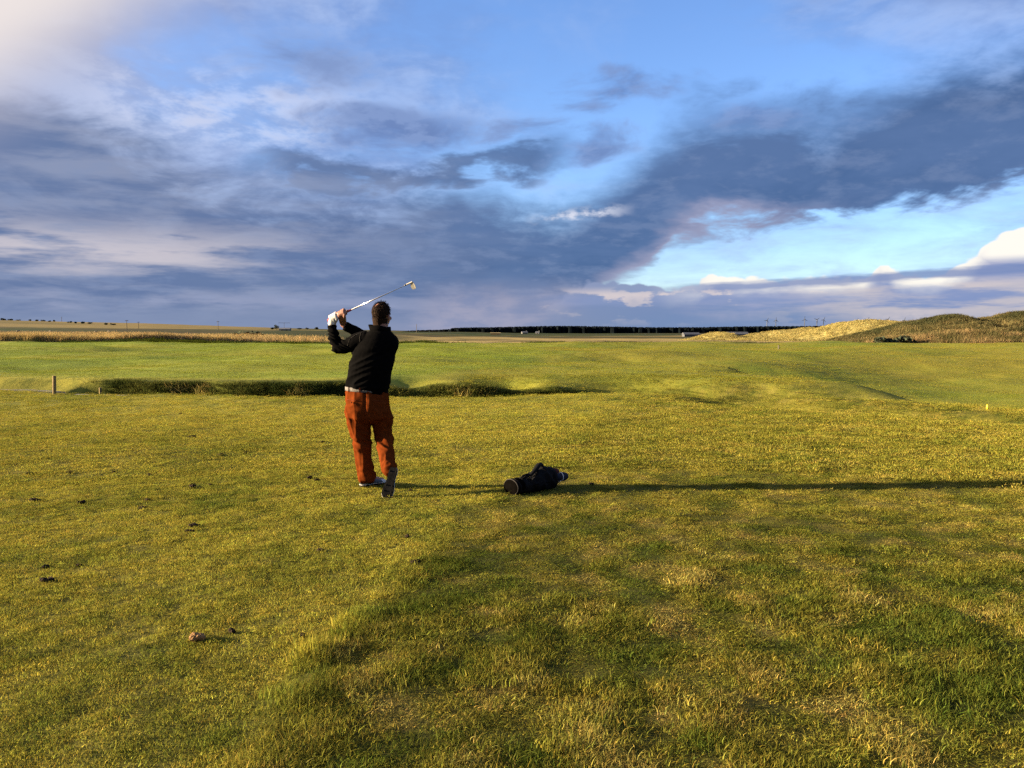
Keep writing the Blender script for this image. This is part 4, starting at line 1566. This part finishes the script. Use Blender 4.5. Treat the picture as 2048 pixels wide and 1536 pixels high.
def build_trousers():
    b = Loft()
    b.rings([((0.022, 0.0, 0.635), 0.11, 0.09), ((0.026, -0.008, 0.69), 0.198, 0.140), ((0.026, -0.012, 0.76), 0.212, 0.160), ((0.024, -0.012, 0.83), 0.212, 0.164),
             ((0.018, -0.004, 0.90), 0.203, 0.150), ((0.012, 0.0, 0.95), 0.194, 0.138)], 32)
    b.limb([(-0.078, -0.005, 0.80), (-0.070, 0.02, 0.66), (-0.056, 0.045, 0.53), (-0.047, 0.055, 0.43), (-0.035, 0.055, 0.28), (-0.012, 0.072, 0.15), (-0.006, 0.080, 0.088)],
           [0.112, 0.108, 0.094, 0.086, 0.074, 0.078, 0.082], 20)
    b.limb([(0.128, -0.005, 0.80), (0.140, 0.045, 0.68), (0.152, 0.075, 0.57), (0.162, 0.075, 0.49), (0.205, -0.065, 0.36), (0.244, -0.175, 0.250), (0.260, -0.218, 0.208)],
           [0.112, 0.104, 0.088, 0.080, 0.074, 0.072, 0.072], 20)
    me = fuse(b, 0.0065, 8, 0.5, trouser_disp)
    return part_obj("trousers", me, MAT_CORD, person)


trousers = build_trousers()

from mathutils.bvhtree import BVHTree


def surface(o):
    me = o.data
    return BVHTree.FromPolygons([v.co.copy() for v in me.vertices], [tuple(p.vertices) for p in me.polygons])


def stitched(name, o, bvh, pts, rad, mat, sub=6, n=6):
    """a thin raised seam laid on a garment along pts, seen from behind (-Y)"""
    out = []
    P = [Vector(p) for p in pts]
    for a, b in zip(P[:-1], P[1:]):
        for s in range(sub):
            q = a + (b - a) * (s / sub)
            hit = bvh.ray_cast(Vector((q.x, -1.0, q.z)), Vector((0, 1, 0)))
            if hit[0] is not None:
                out.append(hit[0] + hit[1] * rad * 0.5)
    if len(out) > 2:
        return MB().tube(out, rad, n).build(name, mat, o, True)


bv = surface(sweater)
stitched("seam", sweater, bv, [(-0.015, 0, 1.492), (-0.075, 0, 1.470), (-0.125, 0, 1.436)], 0.0028, MAT_SEAM)
stitched("seam", sweater, bv, [(-0.025, 0, 1.487), (-0.032, 0, 1.44), (-0.028, 0, 1.40)], 0.0024, MAT_SEAM)
stitched("seam", sweater, bv, [(-0.125, 0, 1.436), (-0.140, 0, 1.405), (-0.150, 0, 1.36)], 0.0022, MAT_SEAM)
bt = surface(trousers)
stitched("pocket_welt", trousers, bt, [(-0.150, 0, 0.862), (-0.095, 0, 0.858), (-0.040, 0, 0.856)], 0.0045, MAT_CORD2)
stitched("pocket_welt", trousers, bt, [(0.095, 0, 0.852), (0.145, 0, 0.850), (0.195, 0, 0.846)], 0.0045, MAT_CORD2)
stitched("back_seam", trousers, bt, [(0.022, 0, 0.940), (0.024, 0, 0.86), (0.027, 0, 0.78), (0.030, 0, 0.71)], 0.003, MAT_CORD2)
Loft().ball((-0.10, -0.165, 0.842), (0.008, 0.006, 0.008)).build("button", MAT_CORD2, trousers, True)


def build_belt():
    b = Loft()
    n = 48
    V, F = [], []
    for k in range(n):
        a = 2 * math.pi * k / n
        c, s = math.cos(a), math.sin(a)
        x = 0.013 + 0.199 * c
        for (g, dz) in ((1.0, -0.019), (1.02, -0.017), (1.02, 0.017), (1.0, 0.019)):
            V.append((0.013 + 0.199 * c * g, 0.145 * s * g, tilt(x, 0.951, -0.06) + dz))
    for k in range(n):
        for j in range(3):
            F.append((k * 4 + j, ((k + 1) % n) * 4 + j, ((k + 1) % n) * 4 + j + 1, k * 4 + j + 1))
    bl = b.add(V, F).build("belt", MAT_BELT, person, True)
    for x0 in (-0.135, -0.025):
        y0 = -0.145 * math.sqrt(max(0, 1 - ((x0 - 0.013) / 0.199) ** 2)) * 1.02
        MB().box((x0, y0 - 0.004, tilt(x0, 0.951, -0.06)), (0.012, 0.006, 0.046)).build("belt_loop", MAT_CORD2, bl)


build_belt()


def build_glove():
    b = Loft()
    hand(b, CL, WRIST_L, 1.13)
    b.limb([WRIST_L - Vector((0.0, 0.004, -0.004)), WRIST_L + Vector((0.002, -0.006, 0.035))], [0.040, 0.037], 16)
    g = part_obj("glove", fuse(b, 0.0042, 3, 0.4), MAT_GLOVE, person)
    g['label'] = "white golf glove on the left hand"
    up = Vector((0.05, -0.1, 1)).normalized()
    c = WRIST_L + Vector((0.006, -0.010, 0.032))
    MB().tube([c + Vector((0.008, -0.036, 0.012)), c + Vector((0.028, -0.032, 0.002)), c + Vector((0.042, -0.012, -0.006))], [0.008, 0.009, 0.008], 8, flat=((0, 1, 0), 0.4)).build("strap", MAT_STRAP, g, True)
    MB().tube([c + Vector((0.004, -0.037, 0.026)), c + Vector((0.026, -0.035, 0.018)), c + Vector((0.044, -0.016, 0.010))], 0.0028, 6).build("stitching", MAT_STRAP, g, True)


build_glove()


def build_hair():
    r = np.random.default_rng(5)
    sc = (0.0825, 0.104, 0.096)
    cen = (0, -0.013, 0.023)
    nu, nv = 56, 40
    V, keep = [], []
    bald = Vector((-0.28, -0.62, 0.73)).normalized()
    for j in range(nv + 1):
        t = math.pi * j / nv
        for i in range(nu):
            a = 2 * math.pi * i / nu
            d = Vector((math.sin(t) * math.cos(a), math.sin(t) * math.sin(a), math.cos(t)))
            lump = 1 + 0.035 * math.sin(7 * a + 3 * t) * math.sin(5 * t) + r.normal(0, 0.012)
            p = Vector((d.x * sc[0] * lump + cen[0], d.y * sc[1] * lump + cen[1], d.z * sc[2] * lump + cen[2]))
            line = 0.045 if d.y > 0.25 else (-0.020 + 0.07 * max(0, d.y) if d.y > -0.2 else -0.11)
            k = p.z > line and (d.y < 0.82 or p.z > 0.085) and d.angle(bald) > 0.24
            if abs(d.x) > 0.86 and p.z < 0.0 and d.y > -0.25:
                k = False
            V.append(headm(p))
            keep.append(k)
    F = []
    for j in range(nv):
        for i in range(nu):
            q = (j * nu + i, (j + 1) * nu + i, (j + 1) * nu + (i + 1) % nu, j * nu + (i + 1) % nu)
            if all(keep[v] for v in q):
                F.append(q)
    mb = MB().add(V, F)
    # nape
    W_, F_ = [], []
    for j in range(7):
        for i in range(15):
            a = math.pi * (1.0 + (i + 0.0) / 14)
            zz = -0.035 - 0.0140 * j
            rx = 0.079 - 0.0022 * j
            ry = 0.093 - 0.0042 * j
            W_.append(headm((rx * math.cos(a) + r.normal(0, 0.0008), -0.014 + ry * math.sin(a) + r.normal(0, 0.0008), zz)))
    for j in range(6):
        for i in range(14):
            F_.append((j * 15 + i, (j + 1) * 15 + i, (j + 1) * 15 + i + 1, j * 15 + i + 1))
    mb.add(W_, F_)
    # tousled locks
    for _ in range(900):
        a, t = r.uniform(0, 6.283), math.acos(r.uniform(-0.75, 1))
        d = Vector((math.sin(t) * math.cos(a), math.sin(t) * math.sin(a), math.cos(t)))
        p = Vector((d.x * sc[0] + cen[0], d.y * sc[1] + cen[1], d.z * sc[2] + cen[2]))
        if (d.y > 0.6 and p.z < 0.07) or p.z < -0.085 or (d.y > -0.15 and p.z < -0.005) or d.angle(bald) < 0.22:
            continue
        top = max(0, d.z)
        flow = Vector((0.5 * r.normal() + 0.45 * top, -0.25 + 0.5 * r.normal() * top, -0.8 + 0.95 * top + 0.3 * r.normal()))
        flow = (flow - d * flow.dot(d) * (0.9 - 0.5 * top)).normalized()
        L = r.uniform(0.018, 0.034) * (1 + 0.5 * top)
        w = d.cross(flow).normalized() * 0.0022
        lift = d * (0.002 + 0.010 * top * r.uniform())
        pts = [p - d * 0.002, p + flow * L * 0.5 + lift, p + flow * L + lift * r.uniform(-0.4, 1.2)]
        mb.add([headm(pts[0] - w), headm(pts[0] + w), headm(pts[1] + w * 0.8), headm(pts[1] - w * 0.8), headm(pts[2])], [(0, 1, 2, 3), (3, 2, 4)])
    mb.build("hair", MAT_HAIR, person, False)


build_hair()


def shoe(heel, toe_dir, up_dir, name="shoe"):
    """heel point on the sole, direction to the toe, direction of the instep"""
    D = Vector(toe_dir).normalized()
    U = Vector(up_dir)
    U = (U - D * U.dot(D)).normalized()
    S = D.cross(U)
    H = Vector(heel)

    def T(x, y, z):
        return H + S * x + D * y + U * z
    prof = [(-0.004, 0.020, 0.030), (0.004, 0.030, 0.062), (0.03, 0.037, 0.078), (0.07, 0.037, 0.082), (0.105, 0.037, 0.080), (0.14, 0.041, 0.066), (0.18, 0.047, 0.054), (0.22, 0.050, 0.046), (0.255, 0.046, 0.040), (0.28, 0.034, 0.034), (0.294, 0.016, 0.026)]

    def shell(rows, grow, zlo=0.014, zf=1.0):
        V, F = [], []
        n = 14
        for (y, w, h) in rows:
            for k in range(n):
                a = math.pi * k / (n - 1)
                V.append(T((w + grow) * math.cos(a) * (1.0 if math.sin(a) < 0.5 else 0.96), y + (grow if y > 0.25 else -grow if y < 0.01 else 0), zlo + max(0.0, (h * zf + grow - zlo)) * max(0.0, math.sin(a)) ** 0.75))
        m = len(rows)
        for i in range(m - 1):
            for k in range(n - 1):
                F.append((i * n + k, i * n + k + 1, (i + 1) * n + k + 1, (i + 1) * n + k))
        F.append(tuple(range(n)))
        F.append(tuple(reversed(range((m - 1) * n, m * n))))
        for i in range(m - 1):
            F.append((i * n, (i + 1) * n, (i + 1) * n + n - 1, i * n + n - 1))
        return V, F
    root = mesh_obj(name, *shell(prof, 0.0), MAT_SHOEB, person, True)
    mesh_obj("toe_cap", *shell(prof[7:10], 0.0022, 0.015, 0.97), MAT_SHOEW, root, True)
    mesh_obj("heel_counter", *shell(prof[0:3], 0.0022, 0.015, 0.5), MAT_SHOEW, root, True)
    # sole
    out = []
    ys = [-0.006, 0.0, 0.02, 0.05, 0.085, 0.12, 0.155, 0.19, 0.22, 0.25, 0.275, 0.292, 0.300]
    ws = [0.012, 0.026, 0.036, 0.037, 0.033, 0.034, 0.041, 0.048, 0.051, 0.049, 0.038, 0.022, 0.010]
    V, F = [], []
    for y, w in zip(ys, ws):
        V += [T(-w - 0.002, y, 0.0), T(w + 0.002, y, 0.0), T(w + 0.003, y, 0.017), T(-w - 0.003, y, 0.017)]
    for i in range(len(ys) - 1):
        for k in range(4):
            F.append((i * 4 + k, i * 4 + (k + 1) % 4, (i + 1) * 4 + (k + 1) % 4, (i + 1) * 4 + k))
    F += [(0, 1, 2, 3), tuple(reversed(range(len(V) - 4, len(V))))]
    sole = mesh_obj("sole", V, F, MAT_SOLE, root)
    for (x, y) in ((-0.028, 0.035), (0.028, 0.035), (-0.03, 0.17), (0.03, 0.17), (-0.036, 0.225), (0.036, 0.225), (0, 0.265)):
        MB().tube([T(x, y, 0.002), T(x, y, -0.007)], [0.009, 0.005], 8).build("cleat", MAT_SOLE, sole)
    # white welt round the sole
    loop = [T(w + 0.003, y, 0.018) for y, w in zip(ys, ws)] + [T(-w - 0.003, y, 0.018) for y, w in reversed(list(zip(ys, ws)))]
    MB().tube(loop + [loop[0]], 0.0028, 6, caps=False).build("welt", MAT_SHOEW, root, True)
    # laces
    for k in range(4):
        y = 0.115 + k * 0.018
        h = float(np.interp(y, [q[0] for q in prof], [q[2] for q in prof]))
        MB().tube([T(-0.018, y, h * 0.93), T(0, y + 0.004, h + 0.003), T(0.018, y, h * 0.93)], 0.0028, 6).build("lace", MAT_SHOEB, root, True)
    return root


shoe((-0.058, 0.055, 0.004), (0.68, 0.73, 0.0), (0, 0, 1))
shoe((0.308, -0.292, 0.246), (-0.21, -0.40, -0.90), (0.05, 0.9, -0.35))

# ------------------------------------------------------------------ the club in his hands
MAT_GRIP = simple_mat("red_rubber_grip", (0.30, 0.022, 0.030), 0.7, 0.3, noise=(60, 0.2), bump=(300, 0.4, 0.001))
MAT_STEEL = simple_mat("steel_shaft", (0.72, 0.72, 0.74), 0.22, 0.5, metal=1.0, noise=(8, 0.04))
MAT_FERR = simple_mat("black_ferrule", (0.02, 0.02, 0.02), 0.4, 0.4)
MAT_IRON = simple_mat("satin_iron", (0.45, 0.41, 0.33), 0.45, 0.5, metal=0.35, noise=(40, 0.1))


def iron_club(name, label, group, butt, axis, length, face, with_label=True):
    root = empty(name, butt, label, "golf club", group)
    A = Vector(axis).normalized()
    Fv = Vector(face)
    Fv = (Fv - A * Fv.dot(A)).normalized()
    MB().tube([A * 0.0, A * 0.005, A * 0.24, A * 0.262], [0.011, 0.0138, 0.0100, 0.0088], 12).build("grip", MAT_GRIP, root, True)
    MB().tube([A * 0.255, A * (length - 0.07)], [0.0072, 0.0048], 12).build("shaft", MAT_STEEL, root, True)
    MB().tube([A * (length - 0.09), A * (length - 0.065)], [0.0062, 0.0075], 12).build("ferrule", MAT_FERR, root, True)
    h = Loft()
    h.tube([A * (length - 0.066), A * (length - 0.004)], [0.0076, 0.0080], 12)
    Tn = A.cross(Fv)                                        # towards the toe
    pts = [(-0.004, 0.000), (0.004, -0.014), (0.016, -0.021), (0.034, -0.027), (0.052, -0.028), (0.064, -0.022), (0.071, -0.008), (0.069, 0.005), (0.060, 0.012), (0.040, 0.015), (0.014, 0.013), (0.000, 0.010)]
    V = []
    for sgn in (-1, 1):
        for (u, v) in pts:
            th = 0.0035 + 0.004 * max(0, v / 0.018)
            V.append(A * (length - 0.008 + v) + Tn * u + Fv * (sgn * th))
    n = len(pts)
    F = [tuple(range(n - 1, -1, -1)), tuple(range(n, 2 * n))] + [(k, (k + 1) % n, n + (k + 1) % n, n + k) for k in range(n)]
    h.add(V, F)
    h.build("club_head", MAT_IRON, root)
    return root


club = iron_club("golf_club", "iron with red grip held up over the golfer's left shoulder", None,
                 Vector((RX, RY, RZ)) + GRIP0 - AX * 0.012, AX, 0.925, Vector((-0.35, -0.9, -0.3)))


# ------------------------------------------------------------------ golf bag lying on the grass
MAT_BAG = simple_mat("black_nylon", (0.0038, 0.0037, 0.0040), 0.85, 0.08, noise=(25, 0.3), bump=(70, 0.35, 0.004))
MAT_BASE = simple_mat("grey_bag_base", (0.0024, 0.0020, 0.0017), 0.9, 0.0, noise=(25, 0.25), bump=(60, 0.3, 0.004))
MAT_RIM = simple_mat("brown_bag_rim", (0.009, 0.007, 0.0055), 0.7, 0.2, noise=(25, 0.25))
MAT_TRIM = simple_mat("pale_trim", (0.55, 0.53, 0.50), 0.6, 0.3, noise=(30, 0.1))
MAT_MAROON = simple_mat("maroon_headcover", (0.060, 0.018, 0.016), 0.9, 0.1, noise=(60, 0.3), bump=(160, 0.5, 0.003))
MAT_NAVY = simple_mat("navy_headcover", (0.014, 0.016, 0.026), 0.85, 0.15, noise=(60, 0.3), bump=(160, 0.5, 0.003))

B0 = Vector((-0.005, 7.56, 0.0))
B1 = Vector((0.355, 7.86, 0.0))
B0.z = float(height(np.array([B0.x]), np.array([B0.y]))[0])
B1.z = float(height(np.array([B1.x]), np.array([B1.y]))[0])
BA = (B1 - B0).normalized()
BS = BA.cross(Vector((0, 0, 1))).normalized()
BU = BS.cross(BA).normalized()
BL = (B1 - B0).length


def build_bag():
    bag = empty("golf_bag", B0, "black golf bag lying on the grass right of the golfer", "golf bag")

    def T(a, s, u):
        return BA * a + BS * s + BU * u
    rows = [(0.0, 0.088, 0.066), (0.03, 0.096, 0.070), (0.11, 0.098, 0.068), (0.17, 0.092, 0.066), (0.25, 0.108, 0.082), (0.33, 0.120, 0.098), (0.38, 0.120, 0.106), (0.42, 0.112, 0.106), (BL, 0.106, 0.100)]
    b = Loft()
    b.rings([(T(a, 0.004 * math.sin(9 * a), ru - 0.006), rs, ru, BS, BU) for a, rs, ru in rows], 24)
    # sagging side pockets
    b.ball(T(0.28, 0.075, 0.085), (0.055, 0.12, 0.07), Matrix((BS, BA, BU)).transposed())
    b.ball(T(0.23, -0.060, 0.075), (0.050, 0.10, 0.055), Matrix((BS, BA, BU)).transposed())
    b.ball(T(0.35, 0.010, 0.165), (0.06, 0.09, 0.045), Matrix((BS, BA, BU)).transposed())

    def disp(p, n):
        q = np.stack([p @ np.array(BA) * 1.6, p @ np.array(BS) * 0.6, p @ np.array(BU) * 0.6], 1)
        return (ridge3(q, 0.09, 91) - 0.3) * 0.018 + (ridge3(p, 0.06, 92) - 0.3) * 0.009
    body_ = part_obj("bag_body", fuse(b, 0.007, 6, 0.5, disp), MAT_BAG, bag)
    Loft().rings([(T(-0.016, 0, 0.066), 0.088, 0.062, BS, BU), (T(-0.010, 0, 0.066), 0.100, 0.070, BS, BU), (T(0.085, 0.0, 0.068), 0.107, 0.073, BS, BU), (T(0.092, 0, 0.068), 0.102, 0.070, BS, BU)], 28).build("bag_base", MAT_BASE, bag, True)
    MB().tube([T(-0.004, 0.101 * math.cos(a), 0.066 + 0.071 * math.sin(a)) for a in np.linspace(0, 2 * math.pi, 33)], 0.006, 6, caps=False).build("base_rim", MAT_RIM, bag, True)
    # collar at the mouth
    V, F = [], []
    n = 28
    for k in range(n):
        a = 2 * math.pi * k / n
        c, s = math.cos(a), math.sin(a)
        for (g, aa) in ((1.04, BL - 0.04), (1.09, BL + 0.018), (0.98, BL + 0.024), (0.90, BL - 0.02)):
            V.append(T(aa, 0.104 * g * c, 0.096 + 0.100 * g * s))
    for k in range(n):
        for j in range(4):
            F.append((k * 4 + j, ((k + 1) % n) * 4 + j, ((k + 1) % n) * 4 + (j + 1) % 4, k * 4 + (j + 1) % 4))
    mesh_obj("mouth_collar", V, F, MAT_BAG, bag, True)
    # shoulder strap looped over the top
    pts = [T(0.12, 0.03, 0.140), T(0.20, 0.045, 0.165), T(0.27, 0.035, 0.212), T(0.34, 0.0, 0.240), T(0.40, -0.045, 0.230), T(0.45, -0.075, 0.190), T(0.43, -0.10, 0.14), T(0.37, -0.115, 0.11)]
    st = MB().tube(pts, [0.014, 0.022, 0.027, 0.030, 0.029, 0.025, 0.020, 0.012], 10, flat=(tuple(BU), 0.55)).build("shoulder_strap", MAT_BAG, bag, True)
    MB().box(T(0.452, -0.078, 0.188), (0.022, 0.010, 0.016)).build("buckle", MAT_TRIM, st)
    MB().tube([T(0.09, 0.02, 0.140), T(0.12, 0.03, 0.165), T(0.18, 0.03, 0.172), T(0.21, 0.02, 0.155)], 0.009, 8).build("carry_handle", MAT_BAG, bag, True)
    # zip lines
    MB().tube([T(0.18, 0.126, 0.085), T(0.28, 0.134, 0.092), T(0.36, 0.126, 0.085)], 0.003, 6).build("zip", MAT_BASE, bag, True)

    # what sticks out of its mouth
    def cover(name, label, a0, s, u, mat, length, rad, stripe, yaw):
        d = (BA + BS * yaw).normalized()
        o0 = B0 + T(a0, s, u)
        root = empty(name, o0, label, "golf club", "clubs in the golf bag")
        MB().tube([-d * 0.28, d * 0.02], 0.006, 8).build("shaft", MAT_STEEL, root, True)
        h = Loft()
        h.limb([d * 0.0, d * length * 0.35, d * length * 0.75, d * length], [rad * 0.5, rad * 0.75, rad, rad * 0.8], 14)
        hd = h.build("headcover", mat, root, True)
        if stripe:
            side = d.cross(BU).normalized()
            c = d * length * 0.62
            rr = rad * 0.97
            ring = [c + (side * math.cos(t) + BU * math.sin(t)) * rr for t in np.linspace(0, 2 * math.pi, 18)]
            MB().tube(ring, 0.004, 6, caps=False).build("stripe", MAT_TRIM, hd, True)
    cover("golf_club", "wood under a maroon headcover, uppermost in the bag's mouth", BL + 0.005, -0.02, 0.140, MAT_MAROON, 0.13, 0.040, False, -0.12)
    cover("golf_club", "wood under a dark headcover with a white stripe", BL + 0.005, 0.045, 0.105, MAT_NAVY, 0.16, 0.044, True, 0.10)
    # a bare iron among them
    d = (BA + BS * -0.05).normalized()
    root = empty("golf_club", B0 + T(BL + 0.01, 0.03, 0.045), "bare steel iron lowest in the bag's mouth", "golf club", "clubs in the golf bag")
    MB().tube([-d * 0.30, d * 0.06], 0.005, 8).build("shaft", MAT_STEEL, root, True)
    bl = [(0, 0.0), (0.012, 0.03), (0.03, 0.055), (0.05, 0.06), (0.056, 0.035), (0.045, 0.005), (0.02, -0.012)]
    V = [d * (0.05 + u * 0.5) + BS * (v * 0.9) + BU * (u * 0.6 + g * 0.004) for g in (-1, 1) for u, v in bl]
    n = len(bl)
    mesh_obj("club_head", V, [tuple(range(n - 1, -1, -1)), tuple(range(n, 2 * n))] + [(k, (k + 1) % n, n + (k + 1) % n, n + k) for k in range(n)], MAT_IRON, root)


build_bag()

# ------------------------------------------------------------------ posts, marker, path and sleepers by the burn
MAT_STAKE = simple_mat("yellow_painted_wood", (0.185, 0.135, 0.055), 0.85, 0.15, noise=(14, 0.25), bump=(40, 0.4, 0.006))
MAT_YELLOW = simple_mat("yellow_plastic", (0.85, 0.66, 0.02), 0.5, 0.4, noise=(30, 0.06))
MAT_SLEEP = simple_mat("weathered_sleeper", (0.20, 0.19, 0.16), 0.9, 0.1, noise=(6, 0.3), bump=(30, 0.5, 0.01))
MAT_PATH = simple_mat("gravel_path", (0.13, 0.122, 0.10), 0.95, 0.1, noise=(9, 0.25), bump=(60, 0.6, 0.02))


def zat(x, y):
    return float(height(np.array([x]), np.array([y]))[0])


def stake(x, y, h, w, lean, label):
    root = empty("wooden_stake", (x, y, zat(x, y)), label, "post", "stakes marking the ditch")
    L = Loft()
    dx = Vector((lean, 0, 1)).normalized()
    L.tube([-dx * 0.12, dx * (h - 0.012)], w / 2 * 1.15, 8)
    L.build("shaft", MAT_STAKE, root)
    Loft().tube([dx * (h - 0.012), dx * h], [w / 2 * 1.18, w / 2 * 0.9], 8).build("cap", MAT_STAKE, root)


stake(-11.10, 19.95, 0.46, 0.078, 0.03, "taller pale wooden stake on the near lip of the ditch at left")
stake(-11.15, 22.30, 0.38, 0.066, -0.02, "shorter pale wooden stake across the ditch behind the taller one")

# yellow tee marker
tx, ty = 9.95, 17.2
m = empty("tee_marker", (tx, ty, zat(tx, ty)), "small yellow marker standing in the grass near the right edge", "marker")
Loft().limb([(0, 0, -0.03), (0, 0, 0.05), (0, 0, 0.098)], [0.019, 0.022, 0.020], 12).build("marker_head", MAT_YELLOW, m, True)
MB().tube([(0, 0, -0.1), (0, 0, 0.0)], [0.006, 0.012], 8).build("spike", MAT_STEEL, m)

# marker post far out on the right of the fairway
px_ = ground_at(1557, 74)
m = empty("distance_post", px_, "tiny pale post on the far right fairway before the dunes", "post")
MB().tube([(0, 0, -0.1), (0, 0, 0.30)], 0.07, 8).build("shaft", MAT_PALE, m)
Loft().ball((0, 0, 0.30), (0.07, 0.07, 0.04)).build("cap", MAT_PALE, m, True)

# culvert: three sleepers over the head of the burn, and the path beside
for k, (sx, sy, sz, L, rz, lb) in enumerate(((-10.55, 21.35, -0.20, 1.5, 0.10, "weathered sleeper at the ditch head, uppermost of three"), (-10.50, 21.62, -0.33, 1.5, 0.06, "weathered sleeper at the ditch head, middle of three"),
                                             (-10.45, 20.98, -0.36, 1.3, 0.14, "weathered sleeper at the ditch head, lowest and nearest"))):
    o = MB().box((0, 0, 0), (L, 0.22, 0.13)).build("railway_sleeper", MAT_SLEEP)
    bv_ = o.modifiers.new("b", 'BEVEL')
    bv_.width = 0.012
    bv_.segments = 2
    o.location = (sx, sy, sz)
    o.rotation_euler = (0.02, 0.03, rz)
    tag(o, lb, "sleeper", "sleepers at the ditch head")


def build_path():
    xs = np.linspace(-22, -11.7, 60)
    ws = np.linspace(-1, 1, 9)
    V = []
    for x in xs:
        yc = 21.9 + 0.04 * (x + 12) ** 2 * 0.25 + 0.1 * math.sin(x * 1.7)
        half = 0.55 + 0.12 * math.sin(x * 2.3) + 0.05 * math.sin(x * 7) - 0.45 * max(0.0, (x + 13.2) / 1.5) ** 2
        for w in ws:
            y = yc + max(0.05, half) * w
            V.append((x, y, zat(x, y) + 0.05 * (1 - abs(w) ** 4) + 0.004))
    me = grid_mesh("path", np.array(V), len(xs), len(ws))
    return struct("path", me, MAT_PATH)


build_path()

# ------------------------------------------------------------------ clods and droppings lying on the tee
MAT_CLOD = simple_mat("dark_soil", (0.022, 0.015, 0.010), 0.95, 0.05, noise=(40, 0.5), bump=(80, 0.8, 0.01))
MAT_TAN = simple_mat("dry_tan_clod", (0.20, 0.115, 0.050), 0.95, 0.05, noise=(30, 0.35), bump=(70, 0.8, 0.01))


def clod(x, y, w, h, mat, label, group, seed):
    r = np.random.default_rng(seed)
    bm = bmesh.new()
    for k in range(5):
        c = Vector((r.normal(0, w * 0.22), r.normal(0, w * 0.15), h * r.uniform(0.15, 0.5)))
        bmesh.ops.create_icosphere(bm, subdivisions=2, radius=1, matrix=Matrix.Translation(c) @ Matrix.Diagonal((w * r.uniform(0.2, 0.4), w * r.uniform(0.16, 0.3), h * r.uniform(0.3, 0.55), 1)))
    for v in bm.verts:
        v.co += Vector((r.normal(), r.normal(), r.normal())) * w * 0.035
    me = bpy.data.meshes.new("turf_clod")
    bm.to_mesh(me)
    bm.free()
    me.materials.append(mat)
    o = bpy.data.objects.new("turf_clod", me)
    COL.objects.link(o)
    o.location = (x, y, zat(x, y) + 0.004)
    o.rotation_euler = (0, 0, r.uniform(0, 6.28))
    tag(o, label, "clod", group)


def spot(px, py):
    """where a point seen on the level tee lies"""
    a, b = (px - 1024) / 1650.0, (768 - py) / 1650.0
    th = math.radians(3.676)
    t = CAM_H / (math.sin(th) - b * math.cos(th))
    return a * t, t * (math.cos(th) + b * math.sin(th))


CL_ = [(395, 1283, 0.085, 0.050, 'tan', "dry tan clod of turf, largest lump on the near tee"),
       (464, 1265, 0.045, 0.030, 'd', "dark clod just behind the dry tan one"),
       (605, 1272, 0.035, 0.022, 'd', "small dark clod near the edge of the longer grass"),
       (641, 1102, 0.060, 0.022, 'd', "dark clod in a scrape on the tee, nearest below the golfer"),
       (95, 1163, 0.075, 0.030, 'd', "dark clod at the left edge of the tee, larger and nearer of two"),
       (90, 1136, 0.060, 0.020, 'd', "flat dark clod at the left edge, behind a larger one"),
       (157, 1132, 0.040, 0.018, 'd', "small dark clod right of the two at the left edge"),
       (390, 1052, 0.080, 0.026, 'd', "wide dark clod in the middle of the tee, rear one of two"),
       (378, 1063, 0.060, 0.020, 'd', "dark clod in the middle of the tee, front one of two"),
       (283, 1018, 0.110, 0.018, 'd', "long flat dark scrape left of the tee's middle"),
       (66, 1003, 0.090, 0.035, 'd', "dark clod far out at the left edge of the tee"),
       (162, 1007, 0.070, 0.028, 'd', "dark clod right of the one far out at the left edge"),
       (295, 1001, 0.050, 0.022, 'd', "small dark clod just behind the long flat scrape"),
       (386, 976, 0.095, 0.034, 'd', "dark clod left of the golfer's shoes"),
       (418, 972, 0.050, 0.022, 'd', "small dark clod between the golfer's shoes and its larger twin"),
       (622, 959, 0.090, 0.034, 'd', "dark clod close to the golfer's left shoe"),
       (634, 963, 0.060, 0.022, 'd', "smaller dark clod touching the one by the golfer's left shoe"),
       (300, 951, 0.080, 0.030, 'd', "dark clod on the tee, middle of the far scatter"),
       (138, 946, 0.080, 0.030, 'd', "dark clod, right one of the pair in the far scatter"),
       (64, 950, 0.080, 0.030, 'd', "dark clod, left one of the pair in the far scatter"),
       (228, 945, 0.050, 0.024, 'd', "small dark clod between the far scatter's pairs"),
       (440, 911, 0.110, 0.036, 'd', "dark clod on the far tee, left of the golfer's knees"),
       (492, 907, 0.060, 0.026, 'd', "small dark clod on the far tee nearest the golfer's knees"),
       (308, 909, 0.070, 0.028, 'd', "dark clod on the far tee, third from the golfer"),
       (388, 876, 0.110, 0.036, 'd', "dark clod far back, rearmost on the left of the golfer"),
       (645, 886, 0.080, 0.030, 'd', "dark clod behind the golfer's left knee"),
       (461, 831, 0.090, 0.034, 'd', "dark clod near the ditch lip left of the golfer"),
       (362, 828, 0.080, 0.030, 'd', "dark clod near the ditch lip, further left"),
       (816, 1075, 0.050, 0.020, 'd', "small dark clod below the golfer's right shoe"),
       (836, 1131, 0.070, 0.024, 'd', "dark clod on the edge of the longer grass below the golfer"),
       (900, 974, 0.060, 0.022, 'd', "dark clod lying in the golfer's shadow before the bag"),
       (820, 983, 0.050, 0.020, 'd', "dark clod right beside the golfer's raised shoe"),
       (1183, 971, 0.060, 0.022, 'd', "dark clod in the shadow just beyond the golf bag")]
for i, (px, py, w, h, k, lb) in enumerate(CL_):
    x, y = spot(px, py)
    clod(x, y, w, h, MAT_TAN if k == 'tan' else MAT_CLOD, lb, "clods scattered over the tee", 700 + i)
